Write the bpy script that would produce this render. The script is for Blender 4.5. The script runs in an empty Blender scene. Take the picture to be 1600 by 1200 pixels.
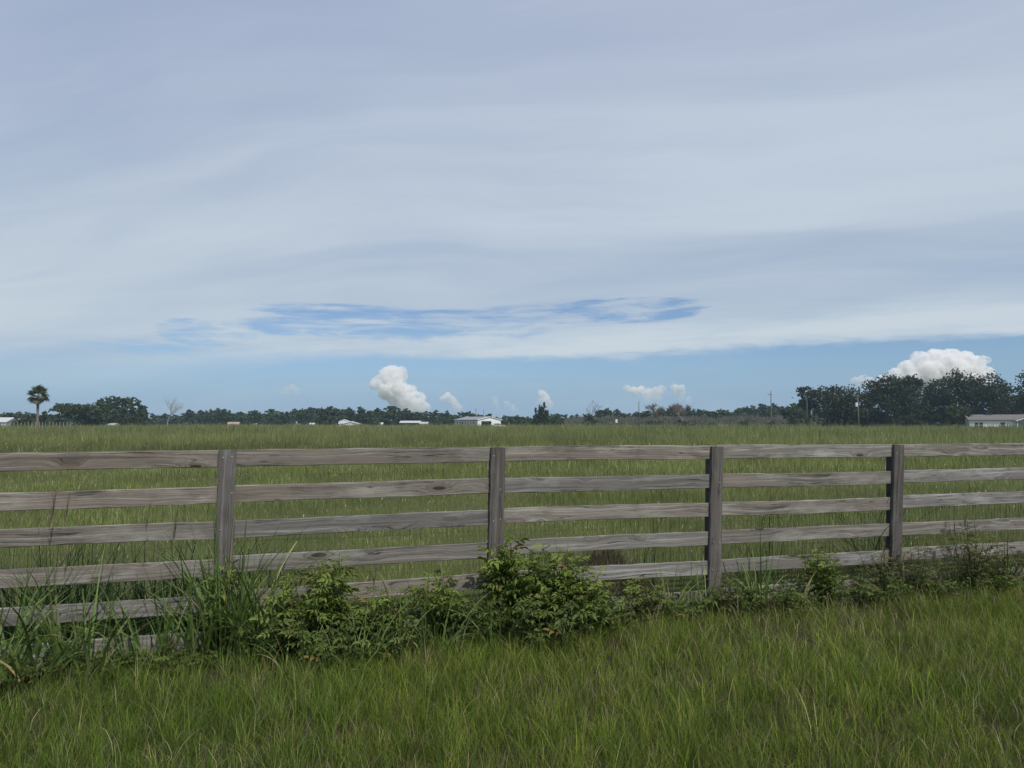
import bpy, bmesh, math, random
import numpy as np
from mathutils import Vector, Matrix, noise as mnoise

S = bpy.context.scene
COL = S.collection
rng = np.random.default_rng(11)
random.seed(5)
R = math.radians

# ------------------------------------------------------------------ camera
F = 1110.0                      # focal length in photo pixels (1600 wide)
PITCH = math.atan(62.0 / F)     # the horizon lies 62 px below the middle
CAMZ = 1.9
cam_d = bpy.data.cameras.new('camera')
cam_d.sensor_width = 36.0
cam_d.lens = 36.0 * F / 1600.0
cam_d.clip_start = 0.1
cam_d.clip_end = 40000
cam = bpy.data.objects.new('camera', cam_d)
COL.objects.link(cam)
cam.location = (0, 0, CAMZ)
cam.rotation_euler = (math.pi / 2 + PITCH, 0, 0)
S.camera = cam

# ------------------------------------------------------------------ node helper
class NT:
    def __init__(self, tree):
        self.t = tree
        self.t.nodes.clear()
    def n(self, typ, ins=None, **props):
        nd = self.t.nodes.new(typ)
        for k, v in props.items():
            setattr(nd, k, v)
        if ins:
            for k, v in ins.items():
                self.set(nd.inputs[k], v)
        return nd
    def set(self, sock, v):
        if isinstance(v, bpy.types.NodeSocket):
            self.t.links.new(v, sock)
        else:
            sock.default_value = v
    def m(self, op, a, b=0.0, c=None, clamp=False):
        nd = self.t.nodes.new('ShaderNodeMath')
        nd.operation = op
        nd.use_clamp = clamp
        self.set(nd.inputs[0], a)
        self.set(nd.inputs[1], b)
        if c is not None:
            self.set(nd.inputs[2], c)
        return nd.outputs[0]
    def mr(self, v, a, b, c=0.0, d=1.0, smooth=False):
        nd = self.t.nodes.new('ShaderNodeMapRange')
        nd.interpolation_type = 'SMOOTHSTEP' if smooth else 'LINEAR'
        for i, x in enumerate((v, a, b, c, d)):
            self.set(nd.inputs[i], x)
        return nd.outputs[0]
    def mix(self, f, a, b, mode='MIX'):
        nd = self.t.nodes.new('ShaderNodeMix')
        nd.data_type = 'RGBA'
        nd.blend_type = mode
        self.set(nd.inputs[0], f)
        self.set(nd.inputs[6], a)
        self.set(nd.inputs[7], b)
        return nd.outputs[2]
    def noise(self, vec, scale, detail=4.0, rough=0.5, dist=0.0):
        nd = self.n('ShaderNodeTexNoise', {'Scale': scale, 'Detail': detail, 'Roughness': rough, 'Distortion': dist})
        if vec is not None:
            self.t.links.new(vec, nd.inputs['Vector'])
        return nd.outputs[0]
    def vec(self, x, y, z=0.0):
        nd = self.t.nodes.new('ShaderNodeCombineXYZ')
        for i, v in enumerate((x, y, z)):
            self.set(nd.inputs[i], v)
        return nd.outputs[0]
    def xyz(self, v):
        nd = self.t.nodes.new('ShaderNodeSeparateXYZ')
        self.t.links.new(v, nd.inputs[0])
        return nd.outputs

def rgb(r, g, b):
    return (r, g, b, 1.0)

# ------------------------------------------------------------------ sun, sky, exposure
SUN = Vector((0.30, -0.52, 0.80)).normalized()
sun_d = bpy.data.lights.new('sun', 'SUN')
sun_d.energy = 3.3
sun_d.angle = R(1.2)
sun_d.color = (1.0, 0.95, 0.87)
sun = bpy.data.objects.new('sun', sun_d)
COL.objects.link(sun)
sun.location = SUN * 50
sun.rotation_euler = SUN.to_track_quat('Z', 'Y').to_euler()

def build_world():
    w = bpy.data.worlds.new('World')
    S.world = w
    w.use_nodes = True
    w.cycles.sampling_method = 'MANUAL'
    w.cycles.sample_map_resolution = 512
    t = NT(w.node_tree)
    sky = t.n('ShaderNodeTexSky')
    sky.sky_type = 'NISHITA'
    sky.sun_disc = False
    sky.sun_elevation = math.asin(SUN.z)
    sky.sun_rotation = math.atan2(SUN.x, SUN.y)
    sky.air_density = 1.0
    sky.dust_density = 0.3
    sky.ozone_density = 2.0
    tc = t.n('ShaderNodeTexCoord').outputs['Generated']
    x, y, z = t.xyz(tc)
    az = t.m('ARCTAN2', x, y)
    el = t.m('ARCSINE', z)
    # the veil lies in a flat layer overhead; its streaks run across the view, rising a little to the right
    zz = t.m('ADD', t.m('MAXIMUM', z, 0.0), 0.085)
    px, py = t.m('DIVIDE', x, zz), t.m('DIVIDE', y, zz)
    ca, sa = math.cos(R(-16)), math.sin(R(-16))
    al = t.m('ADD', t.m('MULTIPLY', px, ca), t.m('MULTIPLY', py, sa))
    ac = t.m('SUBTRACT', t.m('MULTIPLY', py, ca), t.m('MULTIPLY', px, sa))
    w1 = t.noise(t.vec(t.m('MULTIPLY', al, .35), t.m('MULTIPLY', ac, .45), 2.0), 1.0, 4, 0.5)
    acw = t.m('ADD', ac, t.m('MULTIPLY', t.m('SUBTRACT', w1, .5), 1.6))
    n_big = t.noise(t.vec(t.m('MULTIPLY', al, .20), t.m('MULTIPLY', acw, .62), 5.3), 1.0, 4, 0.5, 0.3)
    n_mid = t.noise(t.vec(t.m('MULTIPLY', al, .50), t.m('MULTIPLY', acw, 1.9), 1.0), 1.0, 6, 0.60, 0.5)
    n_fib = t.noise(t.vec(t.m('MULTIPLY', al, 1.1), t.m('MULTIPLY', acw, 7.5), 8.0), 1.0, 5, 0.66, 0.4)
    # ragged detail for the strip low over the horizon, in azimuth and elevation
    def strip(k, j, seed, det, ro, dist):
        return t.noise(t.vec(t.m('MULTIPLY', az, k), t.m('MULTIPLY', t.m('SUBTRACT', el, t.m('MULTIPLY', az, .018)), j), seed), 1.0, det, ro, dist)
    r1 = strip(4.5, 24, 21.4, 6, 0.60, 0.5)
    r2 = strip(13.0, 80, 6.9, 6, 0.62, 0.7)
    r3 = strip(9.0, 150, 3.3, 4, 0.65, 0.3)
    rag = t.m('ADD', t.m('ADD', t.m('MULTIPLY', r1, .9), t.m('MULTIPLY', r2, .75)), t.m('MULTIPLY', r3, .35))
    rag = t.m('SUBTRACT', rag, 1.0)                       # about -0.5 .. 0.5
    # lower edge of the veil: crisp in the middle, higher to the right, dissolving to the left
    e0 = t.m('ADD', t.mr(az, 0.10, 0.35, 0.093, 0.102, True), t.mr(az, -0.62, -0.22, -0.03, 0.0, True))
    wd = t.mr(az, -0.62, -0.15, 0.05, 0.007, True)
    elw = t.m('ADD', el, t.m('MULTIPLY', rag, 0.022))
    deck = t.mr(elw, t.m('SUBTRACT', e0, wd), t.m('ADD', e0, wd), 0.0, 1.0, True)
    # where the veil thins and the blue shows through in shreds
    holes = None
    for (u, v, ru, rv, dep) in ((322, 518, 100, 28, 1.15), (470, 510, 150, 20, .85), (600, 518, 150, 17, .80), (540, 487, 190, 18, .72), (725, 497, 190, 17, 1.0),
                                (690, 524, 120, 18, .85), (870, 490, 150, 20, .95), (985, 483, 150, 26, 1.05), (205, 541, 190, 20, .38), (790, 515, 110, 18, .70)):
        a0 = math.atan((u - 800) / F)
        c = math.cos(a0)
        e_ = math.atan((662 - v) / F * c)
        ra, re = ru / F * c * c, rv / F * c
        da = t.m('DIVIDE', t.m('SUBTRACT', az, a0), ra)
        de = t.m('DIVIDE', t.m('SUBTRACT', el, e_), re)
        h = t.mr(t.m('SQRT', t.m('ADD', t.m('MULTIPLY', da, da), t.m('MULTIPLY', de, de))), 1.0, 0.0, 0.0, dep)
        holes = h if holes is None else t.m('MAXIMUM', holes, h)
    plateau = t.m('MINIMUM', t.m('MULTIPLY', holes, 1.9), 0.54)
    hole = t.mr(t.m('SUBTRACT', plateau, t.m('MULTIPLY', rag, 2.3)), 0.20, 1.0, 0.0, 0.90, True)
    hole = t.m('MULTIPLY', hole, t.mr(holes, 0.03, 0.30, 0.0, 1.0, True))
    cover = t.m('MULTIPLY', deck, t.m('SUBTRACT', 1.0, hole, clamp=True))
    thin = t.m('ADD', t.m('MULTIPLY', n_big, .6), t.m('MULTIPLY', n_mid, .4))
    cover = t.m('MULTIPLY', cover, t.mr(thin, 0.32, 0.58, 0.78, 0.98))
    # faint shreds of veil in the blue strip
    cover = t.m('MAXIMUM', cover, t.m('MULTIPLY', t.mr(r1, 0.46, 0.72, 0.0, 0.22, True), t.mr(el, 0.0, 0.1, 1.0, .6)))
    # veil tone: grey-lilac where thick and shaded, white where the light comes through
    tone = t.m('ADD', t.m('ADD', t.m('MULTIPLY', n_big, 0.95), t.m('ADD', t.m('MULTIPLY', n_mid, 0.30), .10)), t.m('MULTIPLY', t.m('SUBTRACT', n_fib, .5), 0.13))
    tone = t.mr(tone, 0.44, 1.00, 0.0, 1.0)
    gz_ = t.m('DIVIDE', t.m('SUBTRACT', el, 0.118), 0.030)
    white = t.m('MULTIPLY', t.m('POWER', 2.718, t.m('MULTIPLY', t.m('MULTIPLY', gz_, gz_), -1.0)), t.mr(az, -.55, -.25, .25, 1.0, True))
    tone = t.m('ADD', tone, t.m('MULTIPLY', white, t.mr(rag, -.3, .3, .05, .62)))
    # lighter to the middle and right, duller high on the left
    tone = t.m('ADD', tone, t.m('MULTIPLY', t.mr(az, -.45, .25, -.14, .08, True), t.mr(el, .2, .5, .3, 1.2)))
    low = t.mix(t.mr(el, 0.05, 0.50), rgb(0.350, 0.460, 0.590), rgb(0.368, 0.440, 0.610))
    high = t.mix(t.mr(el, 0.05, 0.50), rgb(0.590, 0.672, 0.730), rgb(0.550, 0.625, 0.735))
    ccol = t.mix(t.m('MINIMUM', tone, 1.25), low, high)
    skyc = t.mix(1.0, sky.outputs[0], rgb(0.76, 0.90, 1.12), 'MULTIPLY')
    skyc = t.mix(t.mr(el, 0.0, 0.12, 0.75, 0.0, True), skyc, rgb(2.55, 4.25, 6.75))       # blue down to the horizon
    b1 = t.n('ShaderNodeBackground', {'Color': skyc, 'Strength': 0.085})
    b2 = t.n('ShaderNodeBackground', {'Color': ccol, 'Strength': 1.0})
    mx = t.n('ShaderNodeMixShader', {0: cover, 1: b1.outputs[0], 2: b2.outputs[0]})
    out = t.n('ShaderNodeOutputWorld', {'Surface': mx.outputs[0]})
build_world()
S.view_settings.view_transform = 'Standard'
S.view_settings.look = 'None'
S.view_settings.exposure = 0.0
S.view_settings.gamma = 1.0
S.view_settings.use_curve_mapping = False
S.render.engine = 'CYCLES'
S.cycles.use_denoising = True
S.cycles.max_bounces = 14
S.cycles.diffuse_bounces = 4
S.cycles.transparent_max_bounces = 24
S.cycles.volume_bounces = 8

# ------------------------------------------------------------------ placing helpers
UPV = Vector((0, -math.sin(PITCH), math.cos(PITCH)))
FWD = Vector((0, math.cos(PITCH), math.sin(PITCH)))
def ray(u, v):
    return FWD + Vector((1, 0, 0)) * ((u - 800) / F) + UPV * ((600 - v) / F)
def X_at(u, y):                 # world x of photo column u at distance y (at eye level)
    d = ray(u, 662)
    return d.x * y / d.y
def Z_at(v, y, u=800):          # world height of photo row v at distance y
    d = ray(u, v)
    return CAMZ + d.z * y / d.y

# ------------------------------------------------------------------ object helpers
def tag(o, label=None, cat=None, group=None, kind=None):
    for k, v in (('label', label), ('category', cat), ('group', group), ('kind', kind)):
        if v:
            o[k] = v
    return o
def empty(name, loc=(0, 0, 0), rz=0.0, label=None, cat=None, group=None):
    o = bpy.data.objects.new(name, None)
    COL.objects.link(o)
    o.location = loc
    o.rotation_euler = (0, 0, rz)
    o.empty_display_size = 0.2
    return tag(o, label, cat, group)
def link(name, me, mat=None, parent=None):
    o = bpy.data.objects.new(name, me)
    COL.objects.link(o)
    if mat is not None and not me.materials:
        me.materials.append(mat)
    if parent is not None:
        o.parent = parent
    return o
def mesh_np(name, V, Q, C=None, smooth=False):
    """V (n,3), Q (m,4) or (m,3), C (n,3) colours -> mesh"""
    V = np.ascontiguousarray(V, dtype=np.float32)
    Q = np.ascontiguousarray(Q, dtype=np.int32)
    me = bpy.data.meshes.new(name)
    k = Q.shape[1]
    me.vertices.add(len(V))
    me.vertices.foreach_set('co', V.ravel())
    me.loops.add(Q.size)
    me.loops.foreach_set('vertex_index', Q.ravel())
    me.polygons.add(len(Q))
    me.polygons.foreach_set('loop_start', np.arange(0, Q.size, k, dtype=np.int32))
    me.update(calc_edges=True)
    if smooth:
        me.polygons.foreach_set('use_smooth', np.ones(len(Q), dtype=bool))
    if C is not None:
        a = me.color_attributes.new('col', 'FLOAT_COLOR', 'POINT')
        C4 = np.ones((len(V), 4), dtype=np.float32)
        C4[:, :3] = C
        a.data.foreach_set('color', C4.ravel())
    me.validate()
    return me

class MB:
    """collects simple shapes for one mesh"""
    def __init__(self):
        self.v, self.f, self.c = [], [], []
    def add(self, V, Fc, col=None):
        b = len(self.v)
        self.v += [tuple(p) for p in V]
        self.f += [tuple(i + b for i in q) for q in Fc]
        self.c += [col or (1, 1, 1)] * len(V)
    def box(self, c, s, M=None, col=None):
        cx, cy, cz = c
        hx, hy, hz = s[0] / 2, s[1] / 2, s[2] / 2
        V = [Vector((cx + a * hx, cy + b * hy, cz + d * hz)) for a in (-1, 1) for b in (-1, 1) for d in (-1, 1)]
        if M is not None:
            V = [M @ p for p in V]
        self.add(V, [(0, 1, 3, 2), (4, 6, 7, 5), (0, 4, 5, 1), (2, 3, 7, 6), (0, 2, 6, 4), (1, 5, 7, 3)], col)
    def prism(self, poly, a, b, axis='y', col=None):
        """polygon of (x, z) pairs extruded from a to b along y (or of (y, z) along x)"""
        n = len(poly)
        P = (lambda p, q: (p[0], q, p[1])) if axis == 'y' else (lambda p, q: (q, p[0], p[1]))
        V = [P(p, a) for p in poly] + [P(p, b) for p in poly]
        Fc = [tuple(range(n)), tuple(range(2 * n - 1, n - 1, -1))]
        Fc += [(i, i + n, (i + 1) % n + n, (i + 1) % n) for i in range(n)]
        self.add(V, Fc, col)
    def tube(self, pts, rad, n=6, col=None):
        pts = [Vector(p) for p in pts]
        V, Fc = [], []
        for i, p in enumerate(pts):
            d = (pts[min(i + 1, len(pts) - 1)] - pts[max(i - 1, 0)]).normalized()
            a = d.cross(Vector((0.3, 1, 0.1))).normalized()
            b = d.cross(a)
            r = rad[i] if hasattr(rad, '__len__') else rad
            V += [p + a * (r * math.cos(6.2832 * k / n)) + b * (r * math.sin(6.2832 * k / n)) for k in range(n)]
        for i in range(len(pts) - 1):
            for k in range(n):
                Fc.append((i * n + k, i * n + (k + 1) % n, (i + 1) * n + (k + 1) % n, (i + 1) * n + k))
        Fc.append(tuple(range(n - 1, -1, -1)))
        e = (len(pts) - 1) * n
        Fc.append(tuple(range(e, e + n)))
        self.add(V, Fc, col)
    def mesh(self, name, colours=False, smooth=False):
        me = bpy.data.meshes.new(name)
        me.from_pydata(self.v, [], self.f)
        bm = bmesh.new()
        bm.from_mesh(me)
        bmesh.ops.recalc_face_normals(bm, faces=bm.faces)
        bm.to_mesh(me)
        bm.free()
        if smooth:
            for p in me.polygons:
                p.use_smooth = True
        if colours:
            a = me.color_attributes.new('col', 'FLOAT_COLOR', 'POINT')
            for i, c in enumerate(self.c):
                a.data[i].color = (*c, 1)
        return me
    def build(self, name, mat, parent=None, colours=False, smooth=False):
        return link(name, self.mesh(name, colours, smooth), mat, parent)

def scatter(TV, TF, P, A, B, N, sc, C):
    """copies of a template (TV verts, TF faces) at P with axes A, B, N and size sc; C colours per copy"""
    k = len(TV)
    TV = np.asarray(TV, dtype=np.float64)
    sc = np.asarray(sc).reshape(-1, 1, 1)
    V = P[:, None, :] + sc * (TV[None, :, 0:1] * A[:, None, :] + TV[None, :, 1:2] * B[:, None, :] + TV[None, :, 2:3] * N[:, None, :])
    Q = (np.asarray(TF)[None] + (np.arange(len(P)) * k)[:, None, None]).reshape(-1, len(TF[0]))
    return V.reshape(-1, 3), Q, np.repeat(C, k, axis=0)
def unit(a):
    return a / np.maximum(np.linalg.norm(a, axis=-1, keepdims=True), 1e-9)
def frames(n, up_bias=0.0, r=None):
    r = r or rng
    N = unit(r.normal(size=(n, 3)) + np.array([0, 0, up_bias]))
    A = unit(np.cross(N, unit(r.normal(size=(n, 3)))))
    return A, np.cross(N, A), N
_wv = np.random.default_rng(3).normal(size=(5, 14, 4))
def wob(x, y, freq=1.0, k=0):
    """smooth pseudo-noise in about [-1, 1]"""
    s = 0
    for i in range(14):
        a = _wv[k % 5, i]
        f = freq * (0.35 + 0.25 * i)
        s = s + np.sin(a[0] * f * x + a[1] * f * y + a[2] * 7 + k) / (1 + 0.35 * i)
    return s / 2.6

# ------------------------------------------------------------------ materials
def material(name):
    m = bpy.data.materials.new(name)
    m.use_nodes = True
    return m, NT(m.node_tree)
def finish(t, shader):
    t.n('ShaderNodeOutputMaterial', {'Surface': shader})

def leaf_mat(name, trans=0.25, rough=0.5, tint=(1, 1, 1)):
    m, t = material(name)
    c = t.n('ShaderNodeAttribute', attribute_name='col').outputs['Color']
    if tint != (1, 1, 1):
        c = t.mix(1.0, c, rgb(*tint), 'MULTIPLY')
    p = t.n('ShaderNodeBsdfPrincipled', {'Base Color': c, 'Roughness': rough, 'Specular IOR Level': 0.22})
    tr = t.n('ShaderNodeBsdfTranslucent', {'Color': t.mix(1.0, c, rgb(1.1, 1.25, .7), 'MULTIPLY')})
    mx = t.n('ShaderNodeMixShader', {0: trans, 1: p.outputs[0], 2: tr.outputs[0]})
    finish(t, mx.outputs[0])
    return m
def plain_mat(name, col, rough=0.7, var=0.12, scale=3.0, metal=0.0, spec=0.4):
    m, t = material(name)
    g = t.n('ShaderNodeTexCoord').outputs['Object']
    n = t.noise(g, scale, 6, 0.6)
    c = t.mix(t.mr(n, 0.3, 0.7), rgb(*[x * (1 - var) for x in col]), rgb(*[min(1, x * (1 + var)) for x in col]))
    p = t.n('ShaderNodeBsdfPrincipled', {'Base Color': c, 'Roughness': rough, 'Metallic': metal, 'Specular IOR Level': spec})
    finish(t, p.outputs[0])
    return m

def wood_mat(name, pale, base, dark, warm, vertical=False, knots=True):
    """weathered softwood: silvered ridges, dark grain lines, knots with rings, checks and brown stains"""
    m, t = material(name)
    oi = t.n('ShaderNodeObjectInfo').outputs['Random']
    g = t.n('ShaderNodeTexCoord').outputs['Object']
    x, y, z = t.xyz(g)
    L, W = (z, x) if vertical else (x, z)            # along and across the grain
    off = t.m('MULTIPLY', oi, 61.0)
    L = t.m('ADD', L, off)
    W = t.m('ADD', W, t.m('MULTIPLY', oi, 3.7))
    depth = t.m('MULTIPLY', y, 2.0)
    kv = t.vec(t.m('MULTIPLY', L, 2.2), t.m('MULTIPLY', W, 7.5), t.m('MULTIPLY', oi, 9))
    vor = t.n('ShaderNodeTexVoronoi', {'Vector': kv, 'Scale': 1.0, 'Randomness': 1.0})
    kd = vor.outputs['Distance']
    cr = t.xyz(vor.outputs['Color'])
    has = t.mr(cr[0], 0.48, 0.52, 0.0, 1.0)
    big_k = t.mr(cr[1], 0.0, 1.0, 0.55, 1.25)        # knots differ in size
    kd = t.m('DIVIDE', kd, big_k)
    bend = t.m('MULTIPLY', t.mr(kd, 0.60, 0.0, 0.0, 1.0, True), t.m('MULTIPLY', has, 0.060 if knots else 0.01))
    slow = t.m('MULTIPLY', t.m('SUBTRACT', t.noise(t.vec(t.m('MULTIPLY', L, 0.8), t.m('MULTIPLY', W, 3), off), 1.0, 3), 0.5), 0.13)
    Wg = t.m('ADD', t.m('ADD', W, bend), slow)
    g0 = t.noise(t.vec(t.m('MULTIPLY', L, 0.35), t.m('MULTIPLY', Wg, 30.0), depth), 1.0, 3, 0.5)
    g1 = t.noise(t.vec(t.m('MULTIPLY', L, 0.8), t.m('MULTIPLY', Wg, 100.0), depth), 1.0, 4, 0.6)
    g2 = t.noise(t.vec(t.m('MULTIPLY', L, 5.0), t.m('MULTIPLY', Wg, 260.0), depth), 1.0, 3, 0.6)
    big = t.noise(t.vec(t.m('MULTIPLY', L, 1.3), t.m('MULTIPLY', W, 4.0), depth), 1.0, 6, 0.65)
    big2 = t.noise(t.vec(t.m('MULTIPLY', L, 3.1), t.m('MULTIPLY', W, 6.0), t.m('ADD', depth, 11)), 1.0, 6, 0.65)
    grain = t.m('ADD', t.m('MULTIPLY', g0, .45), t.m('MULTIPLY', g1, .55))
    c = t.mix(t.mr(grain, 0.36, 0.62), rgb(*dark), rgb(*base))
    c = t.mix(t.mr(grain, 0.54, 0.68), c, rgb(*pale))
    c = t.mix(t.mr(g2, 0.44, 0.70, 0.0, 0.55), c, rgb(*[v * 0.6 for v in dark]))
    c = t.mix(t.m('MULTIPLY', t.mr(big, 0.50, 0.70), 0.60), c, rgb(*warm))
    c = t.mix(t.m('MULTIPLY', t.mr(big2, 0.52, 0.70), 0.50), c, rgb(*[v * 0.75 for v in dark]))      # dark weather stains
    c = t.mix(t.m('MULTIPLY', t.mr(big, 0.46, 0.30), 0.50), c, rgb(*pale))
    ck = t.noise(t.vec(t.m('MULTIPLY', L, 0.7), t.m('MULTIPLY', Wg, 24.0), t.m('ADD', depth, 40.0)), 1.0, 2, 0.4)
    crack = t.mr(t.m('ABSOLUTE', t.m('SUBTRACT', ck, 0.5)), 0.016, 0.0, 0.0, 1.0)
    crack = t.m('MULTIPLY', crack, t.mr(big2, 0.44, 0.58))
    c = t.mix(t.m('MULTIPLY', crack, 0.85), c, rgb(0.030, 0.025, 0.022))
    if knots:
        ring = t.m('MULTIPLY', t.mr(t.m('ABSOLUTE', t.m('SUBTRACT', kd, .24)), 0.05, 0.0, 0.0, 0.5, True), has)
        c = t.mix(ring, c, rgb(*[v * 0.55 for v in dark]))
        halo = t.m('MULTIPLY', t.mr(kd, 0.36, 0.12, 0.0, 0.55, True), has)
        c = t.mix(halo, c, rgb(*[v * 0.7 for v in warm]))
        kn = t.m('MULTIPLY', t.mr(kd, 0.17, 0.10, 0.0, 1.0, True), has)
        c = t.mix(t.m('MULTIPLY', kn, 0.9), c, rgb(0.040, 0.027, 0.021))
    hsv = t.n('ShaderNodeHueSaturation', {'Color': c, 'Saturation': t.mr(oi, 0, 1, 0.40, 0.95), 'Value': t.mr(t.m('FRACT', t.m('MULTIPLY', oi, 17.3)), 0, 1, 0.76, 1.14)})
    hgt = t.m('SUBTRACT', t.m('ADD', grain, t.m('MULTIPLY', g2, .4)), t.m('MULTIPLY', crack, 1.2))
    bp = t.n('ShaderNodeBump', {'Height': hgt, 'Strength': 0.6, 'Distance': 0.005})
    p = t.n('ShaderNodeBsdfPrincipled', {'Base Color': hsv.outputs[0], 'Roughness': 0.85, 'Specular IOR Level': 0.2, 'Normal': bp.outputs[0]})
    finish(t, p.outputs[0])
    return m

M = {}
M['rail'] = wood_mat('weathered_rail', (0.465, 0.432, 0.374), (0.312, 0.279, 0.232), (0.130, 0.111, 0.092), (0.240, 0.180, 0.128))
M['batten'] = wood_mat('weathered_batten', (0.235, 0.215, 0.192), (0.155, 0.137, 0.120), (0.080, 0.068, 0.060), (0.130, 0.092, 0.074), True, False)
M['post'] = wood_mat('shaded_post_wood', (0.11, 0.10, 0.095), (0.075, 0.068, 0.065), (0.045, 0.040, 0.038), (0.075, 0.055, 0.048), True, False)  # posts behind the rails, darkened to paint the shadow on them
M['grass'] = leaf_mat('grass_blade', 0.28, 0.55)
M['field'] = leaf_mat('field_grass_blade', 0.25, 0.65)
M['weed'] = leaf_mat('weed_leaf', 0.28, 0.5)
M['tree'] = leaf_mat('tree_leaf', 0.12, 0.75)
M['bark'] = plain_mat('bark', (0.10, 0.085, 0.072), 0.9, 0.4, 6)
M['palm_bark'] = plain_mat('palm_bark', (0.17, 0.15, 0.135), 0.9, 0.35, 9)
M['dead_wood'] = plain_mat('dead_wood', (0.26, 0.235, 0.215), 0.9, 0.25, 5)
M['pole'] = plain_mat('pole_wood', (0.145, 0.132, 0.120), 0.85, 0.25, 4)
M['dark_pole'] = plain_mat('dark_pole_wood', (0.06, 0.055, 0.05), 0.85, 0.25, 4)
M['white_metal'] = plain_mat('white_metal', (0.75, 0.75, 0.73), 0.45, 0.05, 2)
M['grey_metal'] = plain_mat('grey_metal', (0.30, 0.31, 0.32), 0.45, 0.1, 2, 0.6)
M['wire'] = plain_mat('wire', (0.055, 0.055, 0.05), 0.6, 0.2, 30, 0.5)
M['nail'] = plain_mat('nail_head', (0.55, 0.55, 0.54), 0.35, 0.2, 60, 0.7)
M['white_wall'] = plain_mat('white_wall', (0.85, 0.845, 0.83), 0.7, 0.06, 1.5)
M['shaded_cream_wall'] = plain_mat('shaded_cream_wall', (0.52, 0.455, 0.43), 0.7, 0.06, 1.5)  # cream, darkened to paint shade on the house's long walls
M['grey_wall'] = plain_mat('grey_wall', (0.50, 0.52, 0.54), 0.75, 0.06, 1.5)
M['roof'] = plain_mat('shingle_roof', (0.150, 0.138, 0.130), 0.85, 0.16, 3)
M['roof_grey'] = plain_mat('grey_roof', (0.25, 0.255, 0.265), 0.7, 0.1, 3)
M['roof_tan'] = plain_mat('tan_roof', (0.36, 0.27, 0.20), 0.75, 0.1, 3)
M['roof_white'] = plain_mat('white_roof', (0.50, 0.51, 0.52), 0.5, 0.05, 2)
M['trim'] = plain_mat('white_trim', (0.80, 0.79, 0.76), 0.6, 0.03, 3)
M['dark_in'] = plain_mat('dark_interior', (0.055, 0.052, 0.052), 0.9, 0.2, 2)
M['tyre'] = plain_mat('tyre_rubber', (0.03, 0.03, 0.03), 0.85, 0.1, 5)
def glass():
    m, t = material('window_glass')
    p = t.n('ShaderNodeBsdfPrincipled', {'Base Color': rgb(0.03, 0.035, 0.042), 'Roughness': 0.08, 'Specular IOR Level': 0.6})
    finish(t, p.outputs[0])
    return m
M['glass'] = glass()

def ground_mat():
    m, t = material('pasture_ground')
    g = t.n('ShaderNodeNewGeometry').outputs['Position']
    a = t.noise(g, 0.35, 8, 0.6)
    b = t.noise(g, 9.0, 8, 0.65)
    d = t.noise(g, 0.03, 5, 0.55)
    c = t.mix(t.mr(a, 0.35, 0.65), rgb(0.062, 0.078, 0.024), rgb(0.088, 0.100, 0.035))
    c = t.mix(t.mr(d, 0.4, 0.65, 0, .5), c, rgb(0.120, 0.122, 0.055))
    c = t.mix(t.mr(b, 0.55, 0.75, 0, .6), c, rgb(0.085, 0.066, 0.040))
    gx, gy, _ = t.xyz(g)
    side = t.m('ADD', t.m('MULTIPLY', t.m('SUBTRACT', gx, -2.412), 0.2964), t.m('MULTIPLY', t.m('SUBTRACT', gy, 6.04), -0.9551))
    shade_soil = t.mix(t.mr(b, 0.4, 0.65), rgb(0.030, 0.027, 0.014), rgb(0.062, 0.050, 0.030))      # verge ground darkened to paint shaded gaps between blades, near side of fence
    c = t.mix(t.mr(t.m('ADD', side, t.m('MULTIPLY', t.m('SUBTRACT', a, .5), 1.5)), -0.9, 0.1, 0.0, 1.0, True), c, shade_soil)
    bp = t.n('ShaderNodeBump', {'Height': b, 'Strength': 0.6, 'Distance': 0.05})
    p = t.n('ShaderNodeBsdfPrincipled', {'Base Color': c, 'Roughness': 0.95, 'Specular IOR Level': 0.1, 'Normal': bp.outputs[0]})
    finish(t, p.outputs[0])
    return m
M['ground'] = ground_mat()

# ------------------------------------------------------------------ ground
RISE = 0.5
def gz(x, y):
    """gentle unevenness of the pasture, fading out far away"""
    x = np.asarray(x, dtype=np.float64)
    y = np.asarray(y, dtype=np.float64)
    d = np.hypot(x, y)
    q = np.clip((d - 25) / 150.0, 0, 1)
    return 0.045 * wob(x, y, 0.45, 1) * np.clip(1.4 - d / 60.0, 0, 1) + RISE * q * q * (3 - 2 * q)
def build_ground():
    a = np.concatenate([[-9000, -4000, -1800, -900, -500, -300, -200, -140, -100, -75, -60, -48, -40, -34, -29, -25], np.arange(-22, 22.01, 0.5),
                        [25, 29, 34, 40, 48, 60, 75, 100, 140, 200, 300, 500, 900, 1800, 4000, 9000]])
    nx = len(a)
    X, Y = np.meshgrid(a, a + 10)
    V = np.stack([X, Y, gz(X, Y)], -1).reshape(-1, 3)
    i = np.arange(nx - 1)
    I, J = np.meshgrid(i, i)
    b = (J * nx + I).ravel()
    Q = np.stack([b, b + 1, b + nx + 1, b + nx], -1)
    o = link('ground', mesh_np('ground', V, Q, smooth=True), M['ground'])
    tag(o, 'flat green pasture ground reaching to the tree line', 'ground', kind='structure')
build_ground()

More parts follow.
